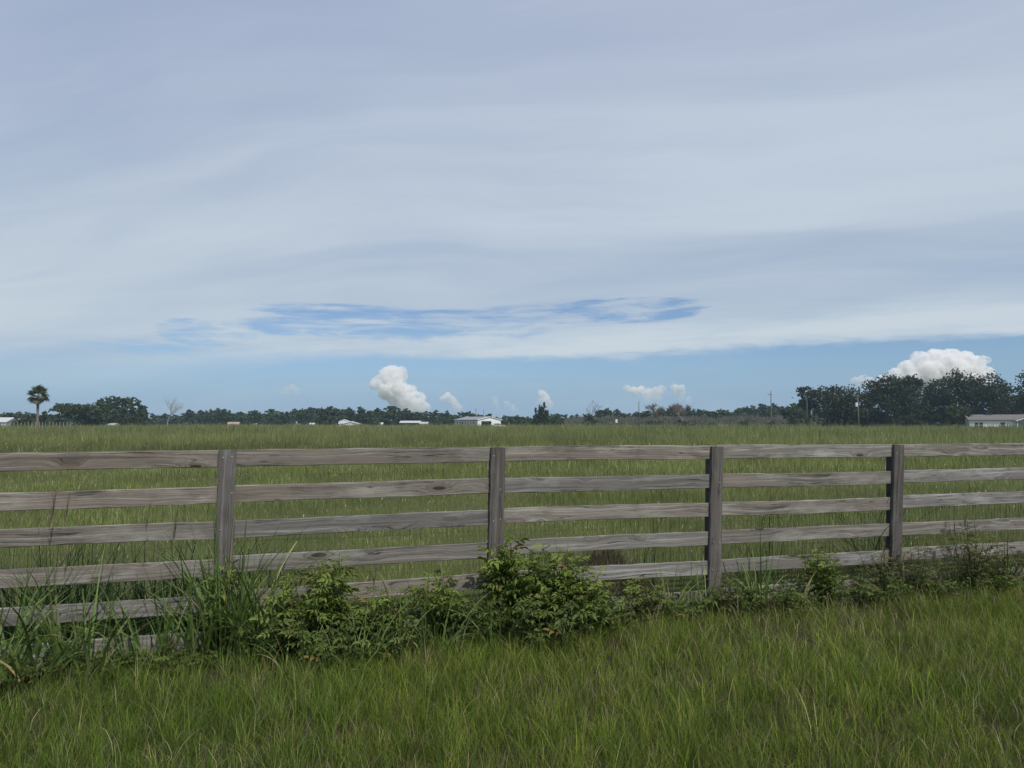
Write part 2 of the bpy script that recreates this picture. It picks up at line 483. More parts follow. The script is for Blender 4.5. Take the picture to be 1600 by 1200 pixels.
# ------------------------------------------------------------------ grass blades
def blades(P, H, W, az, bend, segs, C, tipC=None, droop=1.0):
    """strips: P roots, H length, W width, az lean direction, bend 0..1.5"""
    n = len(P)
    t = np.linspace(0, 1, segs + 1)[None, :]
    hx, hy = np.cos(az)[:, None], np.sin(az)[:, None]
    ang = bend[:, None] * (0.15 + t * 1.0) * droop
    st = H[:, None] / segs
    dh = np.sin(ang) * st
    dv = np.cos(ang) * st
    hh = np.concatenate([np.zeros((n, 1)), np.cumsum(dh[:, :-1], 1)], 1)
    vv = np.concatenate([np.zeros((n, 1)), np.cumsum(dv[:, :-1], 1)], 1)
    tw = az + np.pi / 2 + rng.normal(0, 0.9, n)
    w = (W[:, None] * (1.0 - t ** 1.8) * (0.55 + 0.45 * np.minimum(1, t * 4)) + W[:, None] * 0.04) * 0.5
    sx, sy = np.cos(tw)[:, None] * w, np.sin(tw)[:, None] * w
    cx = P[:, 0:1] + hx * hh
    cy = P[:, 1:2] + hy * hh
    cz = P[:, 2:3] + vv
    V = np.empty((n, segs + 1, 2, 3))
    V[:, :, 0, 0], V[:, :, 0, 1], V[:, :, 0, 2] = cx - sx, cy - sy, cz
    V[:, :, 1, 0], V[:, :, 1, 1], V[:, :, 1, 2] = cx + sx, cy + sy, cz
    k = 2 * (segs + 1)
    base = (np.arange(n) * k)[:, None] + (np.arange(segs) * 2)[None, :]
    Q = np.stack([base, base + 1, base + 3, base + 2], -1).reshape(-1, 4)
    if tipC is None:
        CC = np.repeat(C, k, axis=0)
    else:
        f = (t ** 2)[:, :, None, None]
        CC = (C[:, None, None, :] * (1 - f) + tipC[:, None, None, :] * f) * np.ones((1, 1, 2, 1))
        CC = CC.reshape(-1, 3)
    return V.reshape(-1, 3), Q, CC
def join(parts):
    Vs, Qs, Cs, b = [], [], [], 0
    for V, Q, C in parts:
        Vs.append(V)
        Qs.append(Q + b)
        Cs.append(C)
        b += len(V)
    return np.concatenate(Vs), np.concatenate(Qs), np.concatenate(Cs)
def pal(n, cols, wts, jit=0.18):
    cols = np.array(cols)
    idx = rng.choice(len(cols), n, p=np.array(wts) / sum(wts))
    return np.clip(cols[idx] * (1 + rng.normal(0, jit, (n, 1))) * (1 + rng.normal(0, 0.05, (n, 3))), 0.004, 1)

# the line of the fence (plan): post 1 and the step from post to post
P1 = np.array([-2.412, 6.04])
STEP = np.array([2.285, 0.709])
SPAN = float(np.linalg.norm(STEP))
FD = STEP / SPAN                         # along the fence
FN = np.array([FD[1], -FD[0]])           # towards the camera
def fence_side(x, y):                    # + on the camera's side, metres
    return (x - P1[0]) * FN[0] + (y - P1[1]) * FN[1]

GREEN = [(0.116, 0.172, 0.020), (0.158, 0.216, 0.029), (0.072, 0.120, 0.018), (0.228, 0.250, 0.058), (0.360, 0.320, 0.155)]
def verge():
    nt = 74000
    tx = rng.uniform(-9.5, 14.0, nt)
    ty = rng.uniform(1.6, 12.0, nt)
    s = fence_side(tx, ty)
    ok = (np.abs(tx) < ty * 0.80 + 2.6) & (s > -0.25)
    pz = wob(tx, ty, 1.5, 2)
    ok &= rng.random(nt) < np.clip(0.12 + s * 1.1 + 0.25 * pz, 0.12, 1.0)      # thin and patchy at the fence
    tx, ty, s, pz = tx[ok], ty[ok], s[ok], pz[ok]
    nt = len(tx)
    k = rng.integers(4, 21, nt)
    ti = np.repeat(np.arange(nt), k)
    n = len(ti)
    rad = rng.uniform(.012, .055, nt)[ti]
    ox, oy = rng.normal(0, 1, n) * rad, rng.normal(0, 1, n) * rad
    x, y = tx[ti] + ox, ty[ti] + oy
    sf = s[ti]
    tall = np.clip(1 + 0.34 * wob(tx, ty, 1.1, 3) + 0.20 * wob(tx, ty, 4.2, 4) + rng.normal(0, .22, nt), .4, 1.8)[ti]
    H = rng.gamma(8, 0.0150, n) * tall * np.clip(.55 + sf * .7, .5, 1) + 0.04
    W = rng.uniform(0.0016, 0.0040, n) * rng.uniform(.75, 1.3, nt)[ti]
    C = pal(nt, GREEN, (5, 4, 4, 2, .35), .22)[ti] * (1 + rng.normal(0, .22, (n, 1)))
    dry = wob(x, y, 1.9, 0)
    Cd = pal(n, [(0.34, 0.29, 0.17), (0.25, 0.23, 0.12), (0.17, 0.175, 0.065)], (2, 2, 2))
    isd = rng.random(n) < np.clip((dry - 0.50) * 0.6, 0.02, 0.40)
    C[isd] = Cd[isd]
    dk = np.clip(0.95 + 0.20 * wob(x, y, 0.8, 4), 0.65, 1.25)[:, None]
    C = np.clip(C * dk * np.where(x[:, None] < -1.0, np.array([[0.86, 0.93, 1.0]]), 1.0), .004, 1)
    az = np.arctan2(oy, ox) + rng.normal(0, .55, n) + .5 * wob(x, y, 1.3, 1)
    bend = np.abs(rng.normal(0.45, 0.42, n)) + np.hypot(ox, oy) * 10 + isd * .5
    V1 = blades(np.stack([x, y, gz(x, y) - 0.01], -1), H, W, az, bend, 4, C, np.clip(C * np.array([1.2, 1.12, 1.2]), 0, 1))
    # thatch: short bent dead blades lying in the gaps
    m = 26000
    x = rng.uniform(-6, 9, m)
    y = rng.uniform(2.6, 9.5, m)
    k = (np.abs(x) < y * .8 + 1) & (fence_side(x, y) > -.1) & (wob(x, y, 1.9, 0) + rng.normal(0, .5, m) > .1)
    x, y = x[k], y[k]
    m = len(x)
    V2 = blades(np.stack([x, y, gz(x, y) + rng.uniform(.0, .09, m)], -1), rng.uniform(.08, .26, m), rng.uniform(.0025, .005, m), rng.uniform(0, 6.28, m), rng.normal(1.35, .3, m), 3,
                pal(m, [(.24, .19, .12), (.32, .27, .17), (.15, .12, .07)], (3, 2, 2)), None, .9)
    me = mesh_np('grass', *join([V1, V2]))
    o = link('grass', me, M['grass'])
    tag(o, 'long green grass with dry straws on the near side of the fence', 'grass', kind='stuff')
verge()

FIELD = [(0.140, 0.174, 0.044), (0.172, 0.196, 0.060), (0.102, 0.142, 0.035), (0.212, 0.215, 0.088), (0.300, 0.272, 0.155)]
def field():
    # distance-dependent sampling: dense and fine near the fence, coarser tufts far away
    n = 560000
    q = rng.random(n)
    g = 0.42
    lo, hi = 5.0 ** g, 262.0 ** g
    d = (lo + q * (hi - lo)) ** (1 / g)
    th = rng.uniform(-R(46), R(46), n)
    x, y = d * np.tan(th), d
    s = fence_side(x, y)
    ok = (s < -0.12) & ~((s > -0.9) & (rng.random(n) < 0.35))
    x, y, d, s = x[ok], y[ok], d[ok], s[ok]
    n = len(x)
    tuft = wob(x, y, 0.55, 2) + 0.8 * wob(x, y, 2.3, 3)
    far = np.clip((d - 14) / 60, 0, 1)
    H = (0.150 + 0.60 * far) * np.clip(1 + 0.50 * tuft, 0.30, 2.3) * rng.gamma(9, 1 / 9.0, n)
    near = np.clip(1 - (-s) / 2.2, 0, 1)
    along = (x - P1[0]) * FD[0] + (y - P1[1]) * FD[1]
    H *= 1 + near * np.clip(0.5 + wob(x, y, 1.4, 0), 0, 1.2) * (1.0 + 3.2 * np.clip((2.2 - along) / 2.5, 0, 1))
    W = 0.0034 * (d / 6.0) ** 0.85 * rng.uniform(0.7, 1.5, n)
    C = pal(n, FIELD, (5, 4, 3, 2.4, 1.0), 0.10)
    st = np.clip(1.0 + 0.32 * wob(x, y, 0.16, 4) + 0.34 * wob(x, y, 0.9, 1) + rng.normal(0, .1, n), 0.42, 1.6)[:, None]
    C = C * st * np.array([1.0, 1.0, 1.0])
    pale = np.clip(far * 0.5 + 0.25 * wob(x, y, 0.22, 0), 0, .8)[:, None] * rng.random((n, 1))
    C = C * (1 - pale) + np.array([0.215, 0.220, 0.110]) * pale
    az = rng.uniform(0, 6.283, n)
    bend = np.abs(rng.normal(0.95, 0.50, n)) * (1 - .45 * far)
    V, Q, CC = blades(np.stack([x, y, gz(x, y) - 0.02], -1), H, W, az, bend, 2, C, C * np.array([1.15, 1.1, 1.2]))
    # taller thin seed stalks standing out of the grass
    m = 9000
    d2 = rng.uniform(9.0 ** .5, 200.0 ** .5, m) ** 2
    th = rng.uniform(-R(45), R(45), m)
    x2, y2 = d2 * np.tan(th), d2
    k = (fence_side(x2, y2) < -0.6) & (wob(x2, y2, .25, 3) + rng.normal(0, .3, m) > -0.1)
    x2, y2, d2 = x2[k], y2[k], d2[k]
    m = len(x2)
    V2 = blades(np.stack([x2, y2, gz(x2, y2)], -1), rng.uniform(0.55, 1.25, m) * np.clip(.55 + d2 / 90, .55, 1), 0.0032 * (d2 / 7) ** .8 * rng.uniform(.8, 1.6, m),
                rng.uniform(0, 6.283, m), np.abs(rng.normal(0.2, 0.15, m)), 3,
                pal(m, [(0.07, 0.09, 0.03), (0.16, 0.14, 0.08), (0.05, 0.065, 0.03), (0.20, 0.18, 0.12)], (4, 3, 3, 2)))
    m = 5200
    d4 = rng.uniform(90, 235, m)
    th = rng.uniform(-R(43), R(43), m)
    x4, y4 = d4 * np.tan(th), d4
    k = wob(x4, y4 * .5, .10, 2) + rng.normal(0, .25, m) > 0.35
    x4, y4, d4 = x4[k], y4[k], d4[k]
    m = len(x4)
    V4 = blades(np.stack([x4, y4, gz(x4, y4)], -1), rng.uniform(.7, 1.65, m), 0.0016 * d4 * rng.uniform(.6, 1.4, m), rng.uniform(0, 6.283, m), np.abs(rng.normal(0.3, 0.2, m)), 3,
                pal(m, [(.10, .125, .045), (.15, .16, .07), (.07, .10, .04), (.24, .22, .14)], (4, 3, 3, 2)))
    # darker weedy patches standing in the near and middle field
    m = 26000
    d5 = rng.uniform(7.5 ** .5, 70.0 ** .5, m) ** 2
    th = rng.uniform(-R(46), R(46), m)
    x5, y5 = d5 * np.tan(th), d5
    k = (fence_side(x5, y5) < -0.5) & (wob(x5, y5, .75, 4) + rng.normal(0, .12, m) > 0.42)
    x5, y5, d5 = x5[k], y5[k], d5[k]
    m = len(x5)
    V5 = blades(np.stack([x5, y5, gz(x5, y5)], -1), rng.uniform(.18, .46, m), 0.0055 * (d5 / 7) ** .8 * rng.uniform(.6, 1.5, m), rng.uniform(0, 6.283, m), np.abs(rng.normal(0.7, 0.4, m)), 3,
                pal(m, [(.070, .108, .030), (.095, .135, .040), (.050, .080, .026), (.16, .15, .08)], (4, 3, 3, 1)))
    # pale seed heads and small flowers scattered over the grass
    m = 9000
    d3 = rng.uniform(7.5 ** .5, 90.0 ** .5, m) ** 2
    th = rng.uniform(-R(45), R(45), m)
    x3, y3 = d3 * np.tan(th), d3
    k = (fence_side(x3, y3) < -0.8) & (wob(x3, y3, .5, 1) + rng.normal(0, .4, m) > 0.1)
    x3, y3, d3 = x3[k], y3[k], d3[k]
    m = len(x3)
    V3 = blades(np.stack([x3, y3, gz(x3, y3) + rng.uniform(.10, .30, m) + np.clip((d3 - 14) / 60, 0, 1) * .3], -1), 0.030 * (d3 / 7) ** .6 * rng.uniform(.6, 1.5, m), 0.010 * (d3 / 7) ** .75 * rng.uniform(.6, 1.3, m),
                rng.uniform(0, 6.283, m), np.abs(rng.normal(0.6, 0.4, m)), 2, pal(m, [(.42, .40, .30), (.34, .31, .20), (.50, .50, .44)], (3, 3, 1)))
    me = mesh_np('field_grass', *join([(V, Q, CC), V2, V3, V4, V5]))
    o = link('field_grass', me, M['field'])
    tag(o, 'overgrown pasture grass filling the field beyond the fence', 'grass', kind='stuff')
field()

# ------------------------------------------------------------------ board fence
RAIL_H = 0.142
RAIL_T = 0.024
BAT_W, BAT_T = 0.140, 0.038
# rows of each rail's top edge read along the photograph: bay -> (u left, tops, u right, tops)
BAYS = {0: (0, (709.4, 769.4, 829.5, 890.0, 949.5), 343, (704.0, 760.0, 815.5, 873.5, 929.0)),
        1: (380, (702.8, 758.5, 813.6, 867.4, 922.0), 768, (698.4, 747.2, 796.5, 847.0, 894.6)),
        2: (795, (698.0, 746.4, 794.5, 845.0, 893.0), 1108, (696.5, 741.0, 786.0, 831.2, 876.6)),
        3: (1133, (695.2, 740.0, 784.4, 828.6, 873.8), 1392, (694.6, 735.8, 776.8, 818.3, 860.0)),
        4: (1412, (694.2, 735.0, 774.2, 816.7, 856.0), 1600, (692.4, 730.3, 768.0, 807.9, 846.4))}
RAIL_FRONT = -BAT_T                       # the battens' faces lie in the plane through P1
def on_fence(u, v, off):
    """(distance along the fence from post 1, height) where photo point (u, v) meets the plane off metres behind the battens' faces"""
    d = ray(u, v)
    p0 = P1 - FN * off
    tt = (p0[0] * FN[0] + p0[1] * FN[1]) / (d.x * FN[0] + d.y * FN[1])
    q = np.array([d.x, d.y]) * tt
    return float((q - p0) @ FD), CAMZ + d.z * tt
root = empty('wooden_fence', (float(P1[0]), float(P1[1]), 0), math.atan2(FD[1], FD[0]),
             'weathered grey board fence with wire mesh between verge and pasture', 'fence')
# in the fence's own frame x runs along it, y away from the camera
def board(name, x0, z0, x1, z1, h, th, yf, mat, parent, seed):
    """a sawn board from (x0, z0) to (x1, z1) (tops), slightly bowed, edges eased"""
    r = random.Random(seed)
    n = 15
    bow_z, bow_y = r.uniform(-.010, .010), r.uniform(-.006, .008)
    e = 0.004
    prof = [(yf + e, 0), (yf, -e), (yf, -h + e), (yf + e, -h), (yf + th - e, -h), (yf + th, -h + e), (yf + th, -e), (yf + th - e, 0)]
    cx, cz = (x0 + x1) / 2, (z0 + z1) / 2 - h / 2
    V, Fc = [], []
    for i in range(n):
        f = i / (n - 1)
        b = 4 * f * (1 - f)
        for j, (yy, zz) in enumerate(prof):
            w = 0.0035 * r.uniform(-1, 1)
            V.append((x0 + (x1 - x0) * f - cx, yy + bow_y * b, z0 + (z1 - z0) * f + zz + bow_z * b + w - cz))
    k = len(prof)
    for i in range(n - 1):
        for j in range(k):
            Fc.append((i * k + j, i * k + (j + 1) % k, (i + 1) * k + (j + 1) % k, (i + 1) * k + j))
    Fc.append(tuple(range(k)))
    Fc.append(tuple(range((n - 1) * k + k - 1, (n - 1) * k - 1, -1)))
    mb = MB()
    mb.add(V, Fc)
    o = mb.build(name, mat, parent)
    o.location = (cx, 0, cz)
    return o
rail_z = {}
for b in range(-1, 7):
    src = min(max(b, 0), 4)
    uL, tL, uR, tR = BAYS[src]
    for k in range(6):
        kk = min(k, 4)
        xa, za = on_fence(uL, tL[kk], BAT_T)
        xb, zb = on_fence(uR, tR[kk], BAT_T)
        sl = (zb - za) / (xb - xa)
        xs, xe = (src - 1) * SPAN, src * SPAN
        z0, z1 = za + sl * (xs - xa), za + sl * (xe - xa)
        if b < 0 or b > 4:
            z0 = z1 = (z0 + z1) / 2
        if k == 5:
            z0, z1 = z0 - 0.302, z1 - 0.302
        x0, x1 = (b - 1) * SPAN + 0.004, b * SPAN - 0.004
        rail_z[(b, k)] = (z0, z1)
        board('rail', x0, z0, x1, z1, RAIL_H, RAIL_T, BAT_T + 0.0015, M['rail'], root, b * 10 + k)
LEAN = {1: 0.0, 2: 0.028, 3: 0.040, 4: 0.068}
for k in range(-1, 7):
    x = (k - 1) * SPAN
    zt = (rail_z[(max(k, -1), 0)][1] if (k, 0) in rail_z else rail_z[(6, 0)][1])
    zt = max(zt, rail_z[(min(k + 1, 6), 0)][0]) - 0.002
    lean = LEAN.get(k, 0.02)
    pm = board('post', 0, 0, zt + 0.55, 0, 0.10, 0.10, -0.05, M['post'], root, 90 + k)      # built lying, stood up below
    L = zt + 0.55
    mz = pm.data
    for v in mz.vertices:
        a, bb = v.co.x, v.co.z
        v.co.x, v.co.z = -bb, a
    pm.location = (x - 0.010 - lean * 0.3, BAT_T + RAIL_T + 0.0045 + 0.05, zt - 0.03 - L / 2)
    pm.rotation_euler = (0, lean * 0.6, 0)
    bt = board('batten', 0, 0, zt + 0.22, 0, BAT_W, BAT_T - 0.0015, 0.0, M['batten'], root, 190 + k)
    for v in bt.data.vertices:
        a, bb = v.co.x, v.co.z
        v.co.x, v.co.z = -bb, a
    L = zt + 0.22
    ca, sa = math.cos(lean), math.sin(lean)
    bt.location = (x - sa * L / 2, 0, zt - ca * L / 2)
    bt.rotation_euler = (0, lean, 0)
    for r_ in range(5):
        zr = rail_z[(min(max(k, -1), 6), r_)][1] - RAIL_H * 0.55
        for sx in (-0.035, 0.035):
            if k not in (1, 2, 3, 4) or random.random() < 0.35:
                continue
            bm = bmesh.new()
            bmesh.ops.create_uvsphere(bm, u_segments=8, v_segments=5, radius=0.0058)
            me = bpy.data.meshes.new('nail')
            bm.to_mesh(me)
            bm.free()
            nl = link('nail', me, M['nail'], bt)
            nl.location = (sx + random.uniform(-.008, .008), -0.0005, zr - bt.location.z + random.uniform(-.02, .02))
            nl.scale = (1, 0.45, 1)
# welded wire mesh stapled to the back of the posts
def wire_mesh():
    mb = MB()
    yb = BAT_T + RAIL_T + 0.012
    x0, x1 = -2 * SPAN, 6 * SPAN
    top = 0.985
    t = 0.0017
    def sag(x):
        return 0.018 * math.sin(x * 1.3) + 0.012 * math.sin(x * 3.1 + 1)
    def yo(x):
        return yb + 0.012 * math.sin(x * 2.1 + .4) + 0.009
    n = int((x1 - x0) / 0.0508)
    for i in range(n + 1):
        x = x0 + i * 0.0508
        s = sag(x)
        mb.box((x, yo(x), (top + s) / 2), (t, t, top + s))
    z = 0.08
    zs = [0.06, 0.16, 0.26, 0.36, 0.47, 0.57, 0.67, 0.77, 0.875, 0.98]
    for z in zs:
        for i in range(0, n, 3):
            xa, xb = x0 + i * 0.0508, x0 + min(i + 3, n) * 0.0508
            pa = Vector((xa, yo(xa) + t, z + sag(xa) * z))
            pb = Vector((xb, yo(xb) + t, z + sag(xb) * z))
            d = pb - pa
            Mx = Matrix.Translation((pa + pb) / 2) @ d.to_track_quat('X', 'Z').to_matrix().to_4x4()
            mb.box((0, 0, 0), (d.length, t, t), Mx)
    mb.build('wire_mesh', M['wire'], root)
wire_mesh()

# ------------------------------------------------------------------ plants along the fence
def leaflet(l=1.0, w=0.42):
    """a folded lance-shaped leaflet along +x, 4 quads"""
    V = [(0, 0, 0), (.30 * l, w * .46, .05), (.68 * l, w * .34, .05), (l, 0, -.10), (.30 * l, -w * .46, .05), (.68 * l, -w * .34, .05), (.30 * l, 0, -.015), (.68 * l, 0, -.03)]
    Fc = [(0, 6, 1, 1), (6, 7, 2, 1), (7, 3, 2, 2), (0, 4, 6, 6), (4, 5, 7, 6), (5, 3, 7, 7)]
    return V, [(0, 6, 7, 1), (1, 7, 3, 2), (0, 4, 7, 6), (4, 5, 3, 7)]
def compound(npairs=2):
    """a pinnate leaf along +x, length about 1"""
    V, Q = [], []
    LV, LF = leaflet(0.46, 0.22)
    specs = [(0.55, 0.0, 1.1)]
    for i in range(npairs):
        xx = 0.20 + 0.32 * i / max(1, npairs - 0.6)
        for s in (-1, 1):
            specs.append((xx, s * R(62 - 10 * i), 0.82))
    for xx, a, sc in specs:
        b = len(V)
        for p in LV:
            px, py, pz = p[0] * sc, p[1] * sc, p[2] * sc
            V.append((xx + px * math.cos(a) - py * math.sin(a), px * math.sin(a) + py * math.cos(a), pz - 0.10 * (px) - 0.12 * xx * xx))
        Q += [tuple(i + b for i in f) for f in LF]
    b = len(V)
    V += [(0, .008, 0), (0, -.008, 0), (.56, -.006, -.04), (.56, .006, -.04)]
    Q += [(b, b + 1, b + 2, b + 3)]
    return V, Q
CV, CQ = compound(2)
def weed_meshes(nst, hgt, spread, leafsz, seed, cols, dens=1.0, up=0.6):
    r = np.random.default_rng(seed)
    mb = MB()
    P, A, C, Sz = [], [], [], []
    for i in range(nst):
        a = r.uniform(0, 6.283)
        rr = spread * math.sqrt(r.random())
        b0 = np.array([math.cos(a), math.sin(a), 0]) * min(rr * 0.35, .022)
        tip = np.array([math.cos(a), math.sin(a), 0]) * rr + np.array([0, 0, hgt * r.uniform(0.55, 1.0) * (1 - 0.25 * (rr / spread) ** 2)])
        mid = (b0 + tip) / 2 + np.array([0, 0, hgt * 0.12]) + r.normal(0, .03, 3)
        pts = [(1 - t) ** 2 * b0 + 2 * t * (1 - t) * mid + t * t * tip for t in np.linspace(0, 1, 6)]
        mb.tube(pts, [0.006, .0055, .005, .004, .003, .002], 4, (0.07, 0.085, 0.03))
        L = np.linalg.norm(tip - b0)
        n = max(4, int(L * 21 * dens))
        ph = r.uniform(0, 6.28)
        for k in range(n):
            t = 0.16 + 0.84 * (k + r.random() * .6) / n
            t = min(t, 1)
            p = (1 - t) ** 2 * b0 + 2 * t * (1 - t) * mid + t * t * tip
            an = ph + k * 2.4 + r.normal(0, .3)
            dz = r.uniform(-.35, .55) * up + 0.3 * (t > .9)
            P.append(p)
            A.append((math.cos(an), math.sin(an), dz))
            Sz.append(leafsz * r.uniform(.5, 1.25) * (1.0 - 0.35 * (t > .9)))
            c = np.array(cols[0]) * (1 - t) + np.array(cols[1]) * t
            C.append(c * (1 + r.normal(0, .20)) if r.random() > .05 else np.array([.20, .165, .06]))
    P, A, C, Sz = np.array(P), unit(np.array(A)), np.clip(np.array(C), .005, 1), np.array(Sz)
    Nn = unit(np.array([0, 0, 1.0]) + r.normal(0, .38, (len(P), 3)))
    B = unit(np.cross(Nn, A))
    Nn = np.cross(A, B)
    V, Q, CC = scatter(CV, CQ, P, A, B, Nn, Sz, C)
    return mb.mesh('stems', True), mesh_np('foliage', V, Q, CC)
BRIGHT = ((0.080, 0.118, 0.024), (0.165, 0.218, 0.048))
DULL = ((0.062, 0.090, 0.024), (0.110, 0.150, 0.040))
WT = [weed_meshes(15, .92, .46, .19, 1, BRIGHT), weed_meshes(14, .74, .46, .175, 2, BRIGHT), weed_meshes(14, 1.02, .36, .18, 3, BRIGHT),
      weed_meshes(10, .46, .38, .15, 4, DULL), weed_meshes(15, .66, .54, .16, 5, DULL), weed_meshes(5, 1.15, .14, .13, 6, BRIGHT), weed_meshes(17, .80, .42, .075, 7, ((.085, .092, .042), (.150, .140, .072)), 1.3)]
def weed(u, off, T, sc, rz, label, group, zs=1.0, kind='leafy_weed'):
    """a weed that stands off metres in front of the battens, at photo column u"""
    d = ray(u, 662)
    p0 = P1 + FN * off
    tt = (p0[0] * FN[0] + p0[1] * FN[1]) / (d.x * FN[0] + d.y * FN[1])
    x, y = d.x * tt, d.y * tt
    e = empty(kind, (x, y, float(gz(x, y)) - 0.01), rz, label, 'weed', group)
    e.scale = (sc, sc, sc * zs)
    for nm, me in zip(('stems', 'foliage'), WT[T]):
        link(nm, me, M['weed'], e)
GB1 = 'leafy weeds in the bush between first and second batten'
GB2 = 'leafy weeds in the bright bush at the second batten'
GB3 = 'small leafy weeds along the foot of the fence'
L1 = 'leafy green weed in the sprawling bush between the first and second fence battens'
L2 = 'bright green leafy weed in the tall bush hiding the foot of the second batten'
for i, (u, off, T, sc, zs) in enumerate(((462, .30, 4, .85, 1.0), (492, .26, 1, .80, 1.25), (523, .20, 2, .78, 1.12), (556, .36, 1, .80, .95), (592, .28, 4, .78, 1.1),
                                         (505, .62, 3, .95, 1.0), (575, .70, 3, .9, .9))):
    weed(u, off, T, sc * 1.03, i * 1.3, L1, GB1, zs)
for i, (u, off, T, sc, zs) in enumerate(((708, .24, 1, .72, 1.1), (740, .30, 4, .72, 1.0), (806, .24, 2, .82, 1.1), (838, .30, 0, .80, 1.06), (872, .34, 2, .80, .95),
                                         (898, .28, 1, .80, .98), (822, .58, 4, .80, 1.0), (880, .62, 3, 1.0, 1.0), (922, .45, 3, .9, 1.0))):
    weed(u, off, T, sc * 1.14, i * 1.7 + .4, L2, GB2, zs)
weed(776, .12, 5, .90, .3, 'tall thin leafy weed climbing the front of the second batten', None)
weed(352, .14, 5, .95, 2.2, 'thin leafy vine-like weed climbing the front of the first batten', None)
weed(1010, .25, 1, .62, 1.2, 'small leafy weed in front of the lowest rail midway to the third batten', None, 1.1)
weed(1285, .30, 2, .60, 2.0, 'light green upright weed before the lowest rails left of the fourth batten', None, 1.1)
for i, (u, off, sc, lb) in enumerate(((1372, .22, .80, 'olive brown dry weed at the lowest rails on the near side of the fourth batten'), (1425, .20, .85, 'brown dry weed hugging the far side of the fourth batten'),
                                      (1515, .20, 1.10, 'tallest brown dry weed reaching the fourth rail past the fourth batten'), (1560, .24, .9, 'brown dry weed near the cut-off rails at the far visible end'),
                                      (1130, .30, .55, 'low brown dry weed just past the foot of the third batten'), (1010, .40, .55, 'low brown dry weed under the small leafy weed midway to the third batten'))):
    weed(u, off, 6, sc, i * 1.9, lb, None, 1.0, 'dry_weed')
weed(1262, .25, 5, .78, 1.0, 'thin dark green stalky weed left of the light green weed by the fourth batten', None, 1.0)
for i, (u, off, T, sc, zs) in enumerate(((200, .32, 3, .65, .7), (255, .38, 3, .7, .7), (120, .34, 3, .65, .7), (300, .42, 3, .65, .6), (40, .34, 4, .62, .6),
                                         (960, .35, 3, .9, .8), (1065, .30, 3, .8, .8), (1150, .35, 3, .9, .9), (1215, .4, 4, .7, .8), (1330, .3, 4, .75, .8), (1380, .4, 3, .9, .9), (1450, .3, 3, .9, .9), (1540, .3, 4, .7, .8))):
    weed(u, off, T, sc, i * 2.1, 'small dull green weed low at the foot of the board fence', GB3, zs)

def tall_clump(u, off, n, H, spread, label, seed, W=0.013, bendm=0.75, cols=None, panicle=0, group=None, name='tall_grass_clump'):
    global rng
    keep = rng
    rng = np.random.default_rng(seed)
    d = ray(u, 662)
    p0 = P1 + FN * off
    tt = (p0[0] * FN[0] + p0[1] * FN[1]) / (d.x * FN[0] + d.y * FN[1])
    x, y = d.x * tt, d.y * tt
    e = empty(name, (x, y, float(gz(x, y)) - .01), 0, label, 'grass clump', group)
    a = rng.uniform(0, 6.283, n)
    r = spread * np.sqrt(rng.random(n))
    P = np.stack([r * np.cos(a), r * np.sin(a), np.zeros(n)], -1)
    cols = cols or [(0.115, 0.178, 0.044), (0.170, 0.225, 0.070), (0.080, 0.132, 0.036), (0.29, 0.26, 0.13)]
    C = pal(n, cols, (4, 3, 3, .8)[:len(cols)])
    H_ = H * rng.uniform(.45, 1.05, n)
    parts = [blades(P, H_, W * rng.uniform(.5, 1.15, n), a + rng.normal(0, .6, n), np.abs(rng.normal(bendm * 1.2, .50, n)), 8, C, C * np.array([1.12, 1.08, 1.1]), 1.15)]
    link('foliage', mesh_np('foliage', *join(parts)), M['grass'], e)
    if panicle:
        k = panicle
        Ps = np.stack([rng.normal(0, spread * .5, k), rng.normal(0, spread * .5, k), np.zeros(k)], -1)
        hh = rng.uniform(1.15, 1.5, k) * H
        az = rng.uniform(0, 6.28, k)
        V = [blades(Ps, hh, np.full(k, .004), az, np.full(k, .22), 6, pal(k, [(.16, .16, .08)], (1,)))]
        for i in range(k):
            top = Ps[i] + np.array([math.cos(az[i]) * hh[i] * .12, math.sin(az[i]) * hh[i] * .12, hh[i] * .80])
            m = 46
            f = rng.random(m)
            Pq = top + np.stack([f * .02, f * .02, f * hh[i] * .17], -1)
            V.append(blades(Pq, rng.uniform(.05, .16, m) * (1.1 - f * .6), np.full(m, .0036), rng.uniform(0, 6.28, m), rng.uniform(.3, .9, m), 2, pal(m, [(.20, .15, .12), (.15, .12, .09)], (1, 1))))
        link('seed_heads', mesh_np('seed_heads', *join(V)), M['grass'], e)
    rng = keep
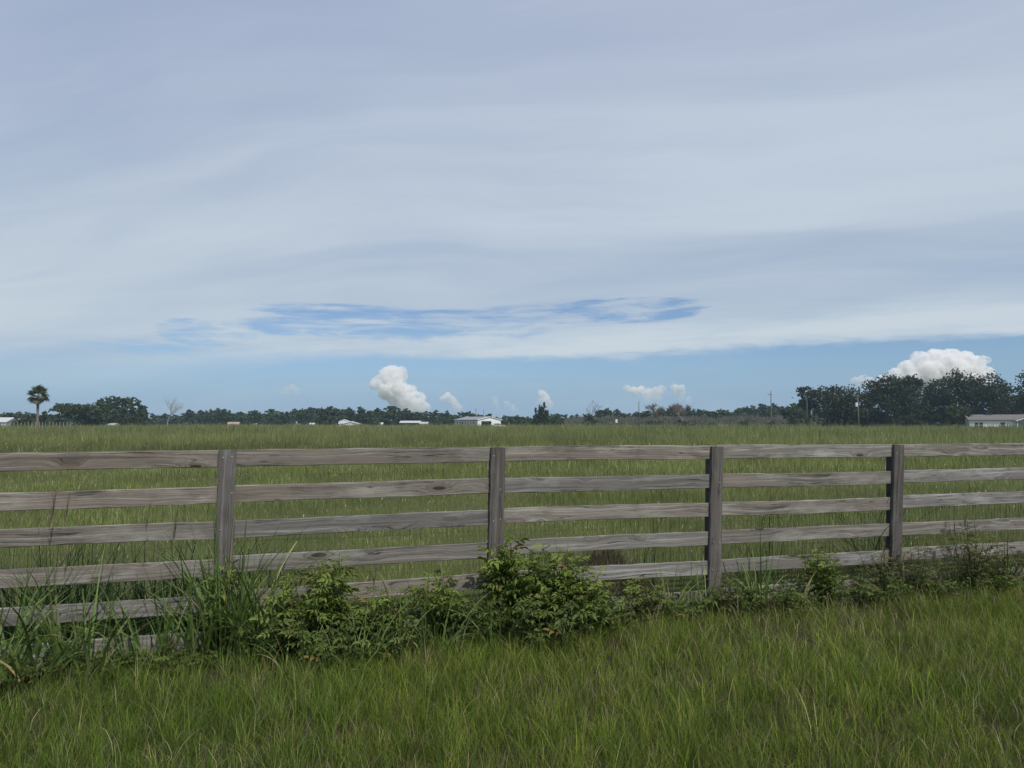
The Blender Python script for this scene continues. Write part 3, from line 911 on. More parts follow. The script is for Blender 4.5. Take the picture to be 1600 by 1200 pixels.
for (u, off, n, H, sp, lab, W, bm, pn) in (
    (10, .30, 46, 1.15, .16, 'tall pale grass clump arching over the rails at the cut-off end of the fence', .016, .8, 0),
    (95, .24, 44, 1.00, .20, 'tall grass clump with purple seed heads before the rails far from any batten', .014, .75, 3),
    (65, .55, 26, .85, .15, 'broad-bladed grass clump bending low in front of the lowest rails', .018, 1.0, 0),
    (150, .34, 40, .95, .22, 'tangled tall grass clump between the seed-headed clump and the two thin stalks', .014, .85, 0),
    (235, .22, 40, .92, .25, 'tall grass clump leaning across the lower rails short of the first batten', .013, .9, 0),
    (268, .16, 14, .95, .06, 'slim grass clump with a wispy seed head against the top rail', .010, .5, 2),
    (318, .20, 36, .90, .14, 'grass clump beside the first batten on its shorter-rail side', .014, .8, 0),
    (358, .16, 84, 1.28, .14, 'dense tall grass clump growing up the front of the first batten', .014, .62, 0),
    (402, .18, 64, 1.22, .15, 'bright spiky grass clump just past the first batten', .013, .75, 0),
    (440, .24, 40, .85, .18, 'grass clump between the first batten and the sprawling leafy bush', .012, .8, 0),
    (655, .22, 34, .72, .18, 'grass clump standing in the gap between the two leafy bushes', .012, .8, 0),
    (690, .55, 38, .62, .20, 'fountain-like grass clump low between the two leafy bushes', .012, .95, 0),
    (480, .75, 34, .55, .16, 'thin fountain of grass before the outer edge of the sprawling bush', .008, 1.0, 0),
    (560, .85, 40, .60, .18, 'thin grass clump standing before the middle of the sprawling bush', .008, .85, 1),
    (612, .55, 30, .80, .14, 'upright grass clump growing out of the sprawling bush', .010, .6, 0),
    (775, .60, 40, .66, .16, 'long-bladed grass clump before the foot of the second batten', .010, .95, 0),
    (850, .75, 44, .52, .20, 'thin grass clump before the bright bush', .008, .95, 0),
    (880, .42, 16, .95, .10, 'few tall thin stems rising from the bright bush', .008, .4, 0),
    (925, .40, 40, .55, .20, 'grass clump at the edge of the bright bush by the brown straw heap', .011, .95, 0),
    (1042, .20, 30, .62, .10, 'upright grass clump before the lowest rail left of the third batten', .013, .5, 0),
    (1100, .16, 34, .62, .12, 'light green grass clump at the foot of the third batten', .013, .6, 0),
    (1180, .18, 40, .82, .14, 'arching tall grass clump just past the third batten', .014, .9, 0),
    (1225, .35, 36, .58, .20, 'low grass clump in front of the dark gap past the third batten', .011, 1.0, 0),
    (1400, .22, 34, .60, .16, 'grass clump hiding the foot of the fourth batten', .012, .85, 0),
    (1490, .18, 34, .62, .20, 'dry-tipped grass clump past the fourth batten', .011, .8, 2),
    (1565, .22, 44, .72, .20, 'grass clump covering the lowest rails at the far visible end', .012, .9, 0)):
    tall_clump(u, off, int(n * (.85 if u < 330 else 1.15 if u < 460 else .9)), H * 1.08, sp, lab, int(u) + 3, W * 1.5, bm, None, pn)
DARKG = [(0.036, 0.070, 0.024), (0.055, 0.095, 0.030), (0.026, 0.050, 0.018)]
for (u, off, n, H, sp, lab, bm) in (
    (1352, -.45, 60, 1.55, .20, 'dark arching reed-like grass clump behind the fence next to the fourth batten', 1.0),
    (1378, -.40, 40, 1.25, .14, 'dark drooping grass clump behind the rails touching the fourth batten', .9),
    (75, -.45, 110, 1.25, .32, 'dark green grass clump behind the rails at the cut-off end of the fence', .8),  # dark clumps of the cut-off bay thickened to stand in for deep shade
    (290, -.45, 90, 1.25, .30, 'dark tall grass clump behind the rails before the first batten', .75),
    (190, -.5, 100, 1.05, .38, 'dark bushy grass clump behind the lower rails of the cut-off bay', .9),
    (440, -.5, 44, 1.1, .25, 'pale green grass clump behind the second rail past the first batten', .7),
    (130, -.75, 130, 1.05, .34, 'added shade-dark leafy grass clump deep behind the fourth rail of the cut-off bay', .8),  # dark clumps added to paint the shadowed void behind the lower rails
    (245, -.80, 130, 1.10, .34, 'added shade-dark dense grass clump deep behind the rails halfway to the first batten', .75),
    (40, -.85, 120, 1.05, .34, 'added shade-dark dense grass clump deepest behind the cut-off end of the fence', .8),
    (335, -.65, 100, 1.15, .26, 'added shade-dark upright grass clump hidden behind the foot of the first batten', .7),
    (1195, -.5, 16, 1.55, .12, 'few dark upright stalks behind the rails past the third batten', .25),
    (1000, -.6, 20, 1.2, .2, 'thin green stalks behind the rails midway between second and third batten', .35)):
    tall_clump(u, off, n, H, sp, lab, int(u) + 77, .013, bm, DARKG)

def creeping_cover():
    """low small-leaved creepers along the foot of the fence"""
    n = 15000
    a = rng.uniform(-3.4, 9.5, n)
    s = np.abs(rng.normal(0, .36, n)) - 0.12
    pz = wob(a * 1.2, s * 2, 1.6, 2)
    ok = (pz + rng.normal(0, .25, n) > -0.15) & (rng.random(n) < np.where(a < 1.5, .6, .4))
    a, s, pz = a[ok], s[ok], pz[ok]
    x = P1[0] + FD[0] * a + FN[0] * s
    y = P1[1] + FD[1] * a + FN[1] * s
    n = len(a)
    z = gz(x, y) + rng.random(n) * np.clip(.20 + .12 * pz, .05, .4) * np.clip(1.3 - s, .2, 1)
    TV, TF = leaflet(1.0, .75)
    A = unit(np.stack([rng.normal(size=n), rng.normal(size=n), rng.normal(0, .35, n)], -1))
    N = unit(np.array([0, 0, 1.0]) + rng.normal(0, .5, (n, 3)))
    B = unit(np.cross(N, A))
    N = np.cross(A, B)
    C = pal(n, [(0.075, 0.120, 0.028), (0.110, 0.160, 0.040), (0.050, 0.085, 0.022), (0.17, 0.18, 0.06)], (4, 3, 3, .7))
    V, Q, CC = scatter(TV, TF, np.stack([x, y, z], -1), A, B, N, rng.uniform(.018, .05, n), C)
    o = link('ground_cover', mesh_np('ground_cover', V, Q, CC), M['weed'])
    tag(o, 'low creeping small-leaved weeds along the foot of the fence', 'weeds', kind='stuff')
creeping_cover()

def straw_heap():
    d = ray(940, 662)
    p0 = P1 - FN * .50
    tt = (p0[0] * FN[0] + p0[1] * FN[1]) / (d.x * FN[0] + d.y * FN[1])
    x, y = d.x * tt, d.y * tt
    n = 2800
    a = rng.normal(0, .30, n)
    b = rng.normal(0, .16, n)
    hz = np.clip(.60 * np.exp(-(a / .42) ** 2 - (b / .25) ** 2), .02, 1) * rng.uniform(.35, 1, n)
    P = np.stack([FD[0] * a + FN[0] * b, FD[1] * a + FN[1] * b, hz], -1)
    C = pal(n, [(0.20, 0.145, 0.095), (0.27, 0.21, 0.145), (0.13, 0.095, 0.065)], (3, 2, 2))
    az = rng.normal(0.3, .8, n) + np.where(rng.random(n) < .5, 0, np.pi)
    V, Q, CC = blades(P, rng.uniform(.12, .34, n), rng.uniform(.003, .006, n), az, rng.normal(1.55, .22, n), 3, C, None, .9)
    o = link('straw_heap', mesh_np('straw_heap', V, Q, CC), M['grass'])
    o.location = (x, y, float(gz(x, y)))
    tag(o, 'heap of brown dead straw behind the lowest rails between second and third batten', 'straw heap')
straw_heap()

# ------------------------------------------------------------------ trees
LEAF_V = [(-.5, -.28, 0), (.05, -.42, .06), (.55, 0, -.03), (.0, .42, .06)]
LEAF_F = [(0, 1, 2, 3)]
def crown_mesh(lobes, n, size, cols, seed, fill=0.55, up=0.35):
    """leaf clusters spread through a set of lobes (x, y, z, rx, ry, rz)"""
    r = np.random.default_rng(seed)
    Ps, Cs, Ss = [], [], []
    vol = np.array([l[3] * l[4] * l[5] for l in lobes]) ** .67
    cnt = np.maximum(12, (n * vol / vol.sum()).astype(int))
    for l, c in zip(lobes, cnt):
        # sub-clumps on the lobe's skin give an uneven outline
        k = max(5, c // 26)
        dirs = unit(r.normal(size=(k, 3)) + np.array([0, 0, .25]))
        cen = dirs * r.uniform(fill, 1.0, (k, 1))
        idx = r.integers(0, k, c)
        p = cen[idx] + r.normal(0, .20, (c, 3))
        p = p * np.array(l[3:6]) + np.array(l[:3])
        Ps.append(p)
        tone = (1 + r.normal(0, .10)) * (1 + r.normal(0, .10, k))[idx][:, None]
        base = np.array(cols)[r.integers(0, len(cols), c)]
        Cs.append(base * tone * (1 + r.normal(0, .12, (c, 1))))
        Ss.append(size * r.uniform(.6, 1.35, c))
    P, C, Sz = np.concatenate(Ps), np.clip(np.concatenate(Cs), .004, 1), np.concatenate(Ss)
    A, B, N = frames(len(P), up, r)
    V, Q, CC = scatter(LEAF_V, LEAF_F, P, A, B, N, Sz, C)
    return mesh_np('crown', V, Q, CC)
def trunk_mesh(h, r0, limbs, seed, lean=0.0, fork=None):
    r = random.Random(seed)
    mb = MB()
    top = Vector((lean, r.uniform(-.2, .2) * lean, h))
    pts = [Vector((0, 0, -.25))]
    for i in range(1, 6):
        f = i / 5
        pts.append(Vector((top.x * f + r.uniform(-.08, .08) * h * .12, top.y * f + r.uniform(-.08, .08) * h * .12, h * f)))
    mb.tube(pts, [r0 * 1.35, r0, r0 * .85, r0 * .7, r0 * .5, r0 * .25], 7)
    for (l, st) in limbs:
        p0 = pts[max(1, min(4, int(st * 5)))]
        p2 = Vector(l[:3])
        m = (p0 + p2) / 2 + Vector((0, 0, .08 * h))
        mb.tube([p0, p0 * .5 + m * .5, m, m * .45 + p2 * .55, p2], [r0 * .55, r0 * .45, r0 * .36, r0 * .25, r0 * .1], 5)
    return mb.mesh('trunk', smooth=True)
def oak_lobes(w, h, seed, n=13, low=0.25, skew=0.0, flat=0.9):
    """lobes of a broad crown w wide and h high (to the top), first leaves at low*h"""
    r = random.Random(seed)
    L = []
    c0, rz = h * (1 + low) / 2, h * (1 - low) / 2
    for i in range(n):
        a = i * 2.4 + r.uniform(-.4, .4)
        k = r.uniform(-.9, .82)
        rr = math.sqrt(max(.05, 1 - k * k * flat))
        s = r.uniform(.17, .27)
        rad = rr * (1 - s * .9) * r.uniform(.65, 1.02)
        L.append((math.cos(a) * rad * w / 2 + skew * k, math.sin(a) * rad * w / 2 * .8, c0 + k * rz * (1 - s), w * s * .95, w * s * .9, min(w, h) * s * .72))
    L.append((0, 0, c0, w * .26, w * .24, rz * .6))
    return L
def add_tree(name, u, d, tm, cm, label, cat, group=None, sc=1.0, rz=0.0, bark='bark', zs=1.0, dz=0.0, leaf='tree'):
    e = empty(name, (X_at(u, d), d, dz), rz, label, cat, group)
    e.scale = (sc, sc, sc * zs)
    if tm is not None:
        link('trunk', tm, M[bark], e)
    link('crown', cm, M[leaf], e)
    return e
OAK = [(0.038, 0.056, 0.022), (0.050, 0.072, 0.026), (0.028, 0.042, 0.018), (0.064, 0.082, 0.032)]
PINE = [(0.048, 0.078, 0.030), (0.060, 0.094, 0.036), (0.036, 0.060, 0.026)]
GROVE = [(0.030, 0.042, 0.019), (0.040, 0.054, 0.023), (0.023, 0.032, 0.016), (0.050, 0.062, 0.028)]
LIGHT = [(0.080, 0.100, 0.040), (0.095, 0.115, 0.045), (0.060, 0.078, 0.030)]
def big_tree(name, u, d, wpx, topv, label, cat, seed, low=.2, n=3600, cols=OAK, group=None, size=.62, nl=13, skew=0, lean=0.0, fill=.55):
    """a tree whose crown spans wpx photo pixels and reaches photo row topv"""
    w = wpx * d / F
    h = Z_at(topv, d)
    lobes = oak_lobes(w * .97, h * .98, seed, nl, low, skew)
    lim = [((l[0], l[1], l[2]), random.Random(seed * 7 + i).uniform(.3, .8)) for i, l in enumerate(lobes[:7])]
    return add_tree(name, u, d, trunk_mesh(h * .72, .035 * h, lim, seed, lean), crown_mesh(lobes, n, size, cols, seed, fill), label, cat, group)

# the oak grove and its neighbours beside the white house
GO = 'trees of the oak grove beside the white house'
big_tree('oak_tree', 1263, 196, 38, 597, 'slim oak with sparse tufts at the open-field end of the oak grove', 'tree', 21, .42, 1760, GROVE, group=GO, nl=8, fill=.6, size=.52)
big_tree('oak_tree', 1303, 190, 93, 594, 'spreading oak with a forked pale trunk near the pole with the white canister', 'tree', 22, .08, 6720, GROVE, group=GO, nl=16, size=.52)
big_tree('oak_tree', 1352, 204, 54, 603, 'lower oak behind the pole with the white canister', 'tree', 23, .03, 4160, GROVE, group=GO, size=.52)
big_tree('oak_tree', 1402, 188, 91, 582, 'wide round oak with a patch of sky showing low through its crown', 'tree', 24, .09, 8320, GROVE, group=GO, nl=17, size=.52)
big_tree('oak_tree', 1457, 200, 75, 581, 'oak between the wide round oak and the tallest oak of the grove', 'tree', 25, .02, 7040, GROVE, group=GO, nl=15, size=.52)
big_tree('oak_tree', 1526, 192, 95, 569, 'tallest oak of the grove rising directly behind the white house', 'tree', 26, .04, 9920, GROVE, group=GO, nl=19, size=.52)
big_tree('oak_tree', 1580, 206, 56, 610, 'low oak behind the porch end of the white house', 'tree', 27, .0, 5440, GROVE, group=GO, size=.52)
big_tree('oak_tree', 1602, 214, 45, 604, 'oak filling the gap between the porch end and the cut-off oak', 'tree', 37, .0, 3840, GROVE, group=GO, size=.52)
big_tree('oak_tree', 1640, 190, 102, 578, 'oak cut off by the picture edge beyond the white house', 'tree', 28, .05, 8000, GROVE, group=GO, size=.52)
big_tree('oak_tree', 1730, 195, 91, 585, 'oak standing wholly past the white house and porch', 'tree', 29, .15, 4000, GROVE, group=GO, size=.52)
big_tree('small_tree', 1497, 180, 38, 628, 'small lighter green tree touching the gable end of the white house', 'tree', 30, .08, 2000, LIGHT, size=.45)
for i, (u, wp, tv, lb) in enumerate(((1368, 50, 632, 'shaggy greyish bush at the foot of the grove just past the pole with the canister'), (1412, 52, 634, 'dark bush at the foot of the wide round oak'),
                                     (1455, 50, 636, 'dark bush in the shade between the oaks short of the small lighter tree'), (1240, 44, 634, 'rounded dark green bush between the tall bare pole and the slim oak'),
                                     (1562, 50, 632, 'dark bush behind the roof of the white house'), (1478, 40, 645, 'dark bush low beside the small lighter green tree'), (1316, 40, 646, 'low dark bush at the trunk of the spreading oak'),
                                     (1340, 36, 640, 'dark bush behind the foot of the pole with the canister'), (1432, 44, 640, 'dark bush low under the far side of the wide round oak'), (1385, 44, 646, 'dark bush low between the shaggy greyish bush and the wide round oak'))):
    big_tree('bush', u, 198 if i != 3 else 215, wp, tv, lb, 'bush', 40 + i, 0.0, 2000, OAK if i else [(0.075, 0.078, 0.055), (0.06, 0.068, 0.045)], size=.5)

# left: broad oak, pine grove, small trees round the palm
big_tree('oak_tree', 124, 200, 82, 624, 'broad dark oak in front of the pine grove past the palm', 'tree', 51, .04, 4600, OAK, nl=16)
big_tree('bush', 78, 205, 48, 645, 'low dark bush between the palm and the broad dark oak', 'bush', 52, .0, 1500, OAK, size=.5)
big_tree('small_tree', 64, 190, 17, 641, 'little round-topped tree peeking out behind the palm trunk', 'tree', 53, .45, 420, OAK, size=.45, nl=6)
big_tree('bush', 40, 200, 40, 648, 'low dark bush behind the palm on its outer side', 'bush', 54, .0, 1300, OAK, size=.5)
big_tree('small_tree', 16, 240, 44, 644, 'dark tree behind the white roofed farm building at the picture edge', 'tree', 55, .05, 1500, OAK, size=.6)
def pine_lobes(w, h, seed, low=.45, n=9):
    r = random.Random(seed)
    L = []
    for i in range(n):
        k = i / (n - 1)
        z = h * (low + (1 - low) * (.10 + .80 * k))
        a = i * 2.4 + r.uniform(-.5, .5)
        rad = w * .5 * (1 - .75 * k) * r.uniform(.35, .85)
        s = w * r.uniform(.17, .26) * (1.1 - .35 * k)
        L.append((math.cos(a) * rad, math.sin(a) * rad, z, s, s, s * .62))
    return L
def pine_pair(seed, h=10.0, w=5.2, low=.40, n=900, size=.55):
    L = pine_lobes(w, h, seed, low)
    lim = [((l[0], l[1], l[2]), .7) for l in L[:5]]
    return trunk_mesh(h * .96, .17, lim, seed), crown_mesh(L, n, size, PINE, seed, .5)
PN = [pine_pair(60 + i, 10, 5.6 + .4 * i, .40 - .06 * i, 1300) for i in range(3)]
for i, (u, tv, d) in enumerate(((156, 622, 222), (166, 620, 230), (176, 619, 226), (186, 619.5, 234), (196, 620, 226), (206, 621, 232), (215, 625, 226), (222, 632, 230), (226, 641, 224))):
    h = Z_at(tv, d)
    tm, cm = PN[i % 3]
    add_tree('pine_tree', u, d, tm, cm, 'tall pine with bare lower trunk in the rounded pine grove past the broad dark oak', 'tree', 'pines of the rounded grove', h / 10, i * 1.1)
for i, (u, tv) in enumerate(((175, 645), (198, 646), (216, 647))):
    big_tree('bush', u, 222, 30, tv, 'dark undergrowth bush beneath the rounded pine grove', 'bush', 80 + i, 0, 800, OAK, size=.5, group='bushes under the pine grove')

# palm
def palm(u, d, topv):
    h = Z_at(topv, d)
    sc = h / 10.4
    e = empty('palm_tree', (X_at(u, d), d, 0), 0, 'cabbage palm with a round shaggy crown standing alone by the picket-like post fence', 'palm tree')
    e.scale = (sc, sc, sc)
    mb = MB()
    pts = [(0, 0, -.2), (.03, 0, 1), (.06, 0, 3), (.02, 0, 5), (-.02, 0, 6.6), (0, 0, 7.6)]
    mb.tube(pts, [.34, .27, .25, .25, .30, .22], 10)
    mb.build('trunk', M['palm_bark'], e, smooth=True)
    # one fan frond along +x: stalk, then a ring of narrow folded segments
    def frond(cols, seed):
        r = np.random.default_rng(seed)
        V, Q, C = [], [], []
        def quad(a, b, c_, d_, col):
            k = len(V)
            V.extend([a, b, c_, d_])
            Q.append((k, k + 1, k + 2, k + 3))
            C.extend([col] * 4)
        c0 = np.array(cols[0])
        quad((0, .03, 0), (0, -.03, 0), (1.25, -.02, .12), (1.25, .02, .12), c0 * 1.1)
        for i in range(20):
            a = R(-118 + 236 * i / 19)
            l = 1.25 * (1 - .22 * abs(a) / R(118)) * r.uniform(.88, 1.08)
            dx, dy = math.cos(a), math.sin(a)
            nx, ny = -dy * .085, dx * .085
            o = np.array([1.15, 0, .11])
            m = o + np.array([dx * l * .6, dy * l * .6, .02])
            t = o + np.array([dx * l, dy * l, -.22 * l * r.uniform(.6, 1.5)])
            col = np.array(cols[r.integers(0, len(cols))]) * r.uniform(.85, 1.15)
            quad(tuple(o), tuple(m + np.array([nx, ny, .03])), tuple(t), tuple(m - np.array([nx, ny, -.03])), col)
        return mesh_np('frond', np.array(V), np.array(Q), np.clip(np.array(C), 0, 1))
    gm = frond([(0.105, 0.125, 0.055), (0.135, 0.150, 0.075), (0.075, 0.092, 0.042)], 1)
    ym = frond([(0.130, 0.125, 0.060), (0.110, 0.115, 0.055)], 2)
    bmh = frond([(0.200, 0.135, 0.080), (0.150, 0.095, 0.060)], 3)
    r = random.Random(9)
    N = 40
    for i in range(N):
        k = i / (N - 1)
        pit = R(82 - 150 * k + r.uniform(-9, 9))          # from upright to hanging
        a = i * 2.399 + r.uniform(-.2, .2)
        me = gm if k < .62 else (ym if k < .82 else bmh)
        f = link('frond', me, M['weed'], e)
        f.location = (0, 0, 7.55 + .25 * (1 - k))
        f.rotation_euler = (r.uniform(-.5, .5), -pit, a)
        s = r.uniform(.88, 1.08) * (1.0 if k < .8 else .82)
        f.scale = (s, s, s)
palm(58, 150, 598.5)

# bare and dead trees
def bare(name, u, d, topv, wpx, label, seed, mat, depth=5, leaves=None, r0=.12, cat='dead tree'):
    h = Z_at(topv, d)
    w = wpx * d / F
    r = random.Random(seed)
    mb, tr = MB(), MB()
    ends = []
    def grow(p, dr, l, rad, k):
        q = p + dr * l
        m = (p + q) / 2 + Vector((r.uniform(-1, 1), r.uniform(-1, 1), r.uniform(-.3, .6))) * l * .07
        (tr if k == depth else mb).tube([p, m, q], [rad, rad * .9, rad * .75], 4)
        if k == 0:
            ends.append(q)
            return
        for i in range(3 if k > 1 else 2):
            nd = (dr + Vector((r.uniform(-1, 1), r.uniform(-1, 1), r.uniform(-.25, .55))) * .62).normalized()
            grow(q if i < 2 else m, nd, l * r.uniform(.62, .84), rad * .66, k - 1)
    grow(Vector((0, 0, -.2)), Vector((0, 0, 1)), h * .26, r0, depth)
    V = np.array(mb.v)
    sx = (w / 2) / max(.01, np.percentile(np.abs(V[:, 0]), 98))
    sz = h / V[:, 2].max()
    mb.v = [(a * sx, b * sx, c * sz) for a, b, c in mb.v]
    tr.v = [(a * sx, b * sx, c * sz) for a, b, c in tr.v]
    e = empty(name, (X_at(u, d), d, 0), 0, label, cat)
    tr.build('trunk', mat, e)
    mb.build('branches', mat, e)
    if leaves:
        P = np.array([(q.x * sx, q.y * sx, q.z * sz) for q in ends])
        k = leaves // len(P) + 1
        P = np.repeat(P, k, 0) + rng.normal(0, .35, (len(P) * k, 3))
        A, B, N = frames(len(P))
        V, Q, CC = scatter(LEAF_V, LEAF_F, P, A, B, N, rng.uniform(.12, .32, len(P)), pal(len(P), [(0.20, 0.150, 0.115), (0.15, 0.115, 0.09)], (1, 1)))
        link('dead_foliage', mesh_np('dead_foliage', V, Q, CC), M['tree'], e)
bare('bare_tree', 261, 200, 616, 44, 'pale leafless tree with a fan of fine twigs against the sky', 5, M['dead_wood'], 5, None, .085)
bare('dead_tree', 1021, 240, 633, 27, 'brown dead tree above a dark shrub just past the thin dark pole', 6, M['dead_wood'], 4, 3200, .12)
bare('dead_tree', 1066, 240, 632, 33, 'wider brown dead tree above a spreading dark shrub', 7, M['dead_wood'], 4, 4200, .12)
bare('dead_tree', 922, 225, 625, 34, 'pale bare canes sticking up out of a round dark bush', 8, M['dead_wood'], 4, 120, .07)
bare('dead_tree', 1218, 230, 648, 16, 'thin grey dead shrub at the foot of the tall bare pole', 9, M['dead_wood'], 4, 200, .05)
for u, d, wp, tv, lb in ((1021, 236, 28, 655, 'dark shrub under the narrower brown dead tree'), (1070, 236, 34, 655, 'spreading dark shrub under the wider brown dead tree'),
                         (922, 222, 28, 642, 'round dark bush with pale bare canes sticking out of its top'), (1112, 250, 14, 658, 'small dark shrub beside the low white boxes'),
                         (1163, 250, 14, 655, 'small upright dark shrub in the grey dry brush'), (1205, 250, 14, 657, 'small dark shrub in the dry brush at the tall bare pole')):
    big_tree('shrub', u, d, wp, tv, lb, 'shrub', int(u) % 97, 0, 900, OAK, size=.4)
# middle: upright dark tree and its bushes, near tree on the left part of the line
def upright(u, d, topv, label):
    h = Z_at(topv, d)
    L = [(-1.0, 0, h * .35, 1.4, 1.3, h * .26), (.8, 0, h * .34, 1.8, 1.5, h * .26), (.2, 0, h * .62, 1.35, 1.2, h * .22), (-.75, .2, h * .80, .48, .5, h * .15),
         (.75, 0, h * .84, .6, .6, h * .16), (-1.75, 0, h * .70, .36, .4, h * .16), (1.75, .1, h * .62, .8, .7, h * .13), (0, 0, h * .15, 2.2, 1.8, h * .15)]
    add_tree('upright_tree', u, d, trunk_mesh(h * .8, .2, [], 3), crown_mesh(L, 4200, .40, GROVE, 15, .5), label, 'tree')
upright(846, 225, 630, 'dark upright tree with several pointed tops standing alone before the tree line')
for u, d, wp, tv, lb in ((869, 228, 34, 645, 'leafy bush touching the dark upright tree'), (822, 235, 34, 648, 'dark bush between the white car and the dark upright tree'), (800, 250, 26, 650, 'dark bush behind the carport of the cream house')):
    big_tree('bush', u, d, wp, tv, lb, 'bush', int(u) % 89, 0, 1500, PINE, size=.45)
big_tree('broadleaf_tree', 511, 262, 36, 632, 'dark tree with a tufted top before the tree line beside the white barn', 'tree', 91, .03, 2600, OAK, size=.6)
big_tree('small_tree', 588, 285, 15, 651, 'small pale green tree between the white barn and the long open shed', 'tree', 92, .1, 700, LIGHT, size=.5)
big_tree('bush', 578, 280, 13, 656, 'dark bush beside the small pale green tree', 'bush', 93, 0, 600, OAK, size=.5)

# the far tree line: trees one by one
FT = []
for i in range(4):
    L = pine_lobes(6.4 + .5 * i, 10, 70 + i, .22 + .05 * i, 10)
    FT.append((trunk_mesh(9.4, .17, [], 70 + i), crown_mesh(L + [(0, 0, 2.2, 2.6, 2.4, 2.2), (1.0, 1, 4, 2.0, 2.0, 2)], 950, .85, PINE, 70 + i, .5)))
for i in range(4):
    L = oak_lobes(7.6 + .6 * i, 10, 170 + i, 11, .04)
    FT.append((trunk_mesh(6.5, .2, [], 80 + i), crown_mesh(L, 1050, .9, OAK if i % 2 else PINE, 90 + i, .5)))
TOPS = [(-330, 645), (0, 646), (40, 645), (70, 648), (228, 646), (280, 646), (298, 640), (332, 639), (360, 640), (400, 643), (430, 641), (455, 637), (500, 638), (560, 637), (640, 637), (655, 642), (672, 643), (720, 643), (755, 647),
        (800, 651), (860, 646), (930, 647), (942, 640), (957, 637), (972, 641), (984, 647), (1000, 642), (1040, 638), (1080, 637), (1105, 642), (1150, 636), (1200, 632), (1250, 631), (1290, 640), (1900, 640)]
SEC = ((300, 'distant tree of the low line between the palm and the bare tree', 'far trees past the palm'),
       (690, 'distant tree of the tall far line behind the white barn and open shed', 'far trees behind barn and shed'),
       (900, 'distant tree of the far line behind the cream house with carport', 'far trees behind the cream house'),
       (1000, 'distant tree of the far line behind the bush with bare canes', 'far trees behind the caned bush'),
       (1262, 'distant tree of the far line behind the brown dead trees and grey brush', 'far trees behind the dead trees'),
       (9999, 'distant tree showing behind the oak grove', 'far trees behind the oak grove'))
r = random.Random(44)
u, i = -250.0, 0
while u < 1830:
    if 1262 < u < 1480 and r.random() < .5:
        u += 14
        continue
    d = r.uniform(312, 372)
    tv = np.interp(u, [a for a, b in TOPS], [b for a, b in TOPS]) + r.uniform(-1.6, 3.0)
    h = Z_at(tv, d)
    sec = next(s for s in SEC if u < s[0])
    tm, cm = FT[r.randrange(8)]
    s = h / 10 * 1.02
    e = add_tree('distant_tree', u, d, tm, cm, sec[1], 'tree', sec[2], s, r.uniform(0, 6.28))
    e.scale = (s * r.uniform(1.1, 1.6), s * r.uniform(1.1, 1.5), s)
    u += r.uniform(6.5, 10.5)
    i += 1

# grey dry brush before the far line
def dry_brush():
    n = 17000
    u0 = np.where(rng.random(n) < .86, rng.uniform(872, 1256, n), rng.uniform(1262, 1350, n))
    d = rng.uniform(255, 285, n)
    tv = 652.5 + 2.2 * wob(u0 * .05, u0 * 0, 1.5, 2) + 4.0 * np.clip((930 - u0) / 60, 0, 1)
    top = CAMZ + (662 - tv) / F * d
    z = top * rng.random(n) ** .7
    P = np.stack([(u0 - 800) / F * d, d, z], -1)
    C = pal(n, [(0.165, 0.145, 0.125), (0.20, 0.185, 0.16), (0.12, 0.105, 0.09), (0.11, 0.12, 0.06)], (3, 3, 3, 1.5))
    V, Q, CC = blades(P, rng.uniform(.5, 1.2, n), rng.uniform(.05, .14, n), rng.uniform(0, 6.28, n), np.abs(rng.normal(.5, .4, n)), 2, C)
    o = link('dry_brush', mesh_np('dry_brush', V, Q, CC), M['field'])
    tag(o, 'grey dry brush in a band before the far tree line', 'brush', kind='stuff')
dry_brush()

# ------------------------------------------------------------------ poles
def pole(u, d, topv, rad, mat, label, extra=None, lean=0.0, name='utility_pole'):
    h = Z_at(topv, d)
    e = empty(name, (X_at(u, d), d, 0), 0, label, 'pole')
    mb = MB()
    mb.tube([(0, 0, -.3), (lean * .5, 0, h * .5), (lean, 0, h)], [rad * 1.2, rad, rad * .75], 9)
    mb.build('shaft', M[mat], e, smooth=True)
    if extra == 'arm':
        a = MB()
        a.box((lean - .35, -.12, h - .9), (.9, .10, .12))
        a.build('crossarm', M[mat], e)
        for sx in (-.72, .02):
            b = MB()
            b.tube([(lean + sx, -.12, h - .84), (lean + sx, -.12, h - .62)], [.06, .035], 7)
            b.build('insulator', M['grey_metal'], e)
    if extra == 'can':
        a = MB()
        a.tube([(lean - .38, -.1, h - 2.75), (lean - .38, -.1, h - 1.95), (lean - .38, -.1, h - 1.85)], [.27, .27, .16], 12)
        a.build('transformer', M['white_metal'], e, smooth=False)
        b = MB()
        b.box((lean - .13, -.1, h - 2.2), (.20, .06, .5))
        b.build('bracket', M['grey_metal'], e)
        c = MB()
        c.box((lean + .05, -.1, h - .35), (1.3, .10, .11))
        c.build('crossarm', M[mat], e)
        f = MB()
        f.tube([(lean - .1, -.15, h - 1.1), (lean - .5, -.3, h - .95), (lean - .75, -.4, h - .95)], [.03, .03, .12], 6)
        f.build('lamp_arm', M['grey_metal'], e)
    return e
pole(1205.5, 165, 610.5, .13, 'pole', 'tall bare grey pole with a short arm between the brush and the oak grove', 'arm')
pole(1342, 168, 617, .13, 'pole', 'pale pole carrying a white canister in front of the spreading oak', 'can', -.12)
pole(1261.5, 185, 621, .17, 'dark_pole', 'dark pole before the slim oak at the end of the oak grove')
pole(998.5, 150, 627, .085, 'dark_pole', 'thin dark pole left of the brown dead trees')
pole(743.5, 320, 637, .12, 'dark_pole', 'thin mast above the trees behind the cream house, the taller of two', name='mast')
pole(755.5, 325, 640, .09, 'dark_pole', 'thin mast above the trees behind the cream house, the shorter of two', name='mast')

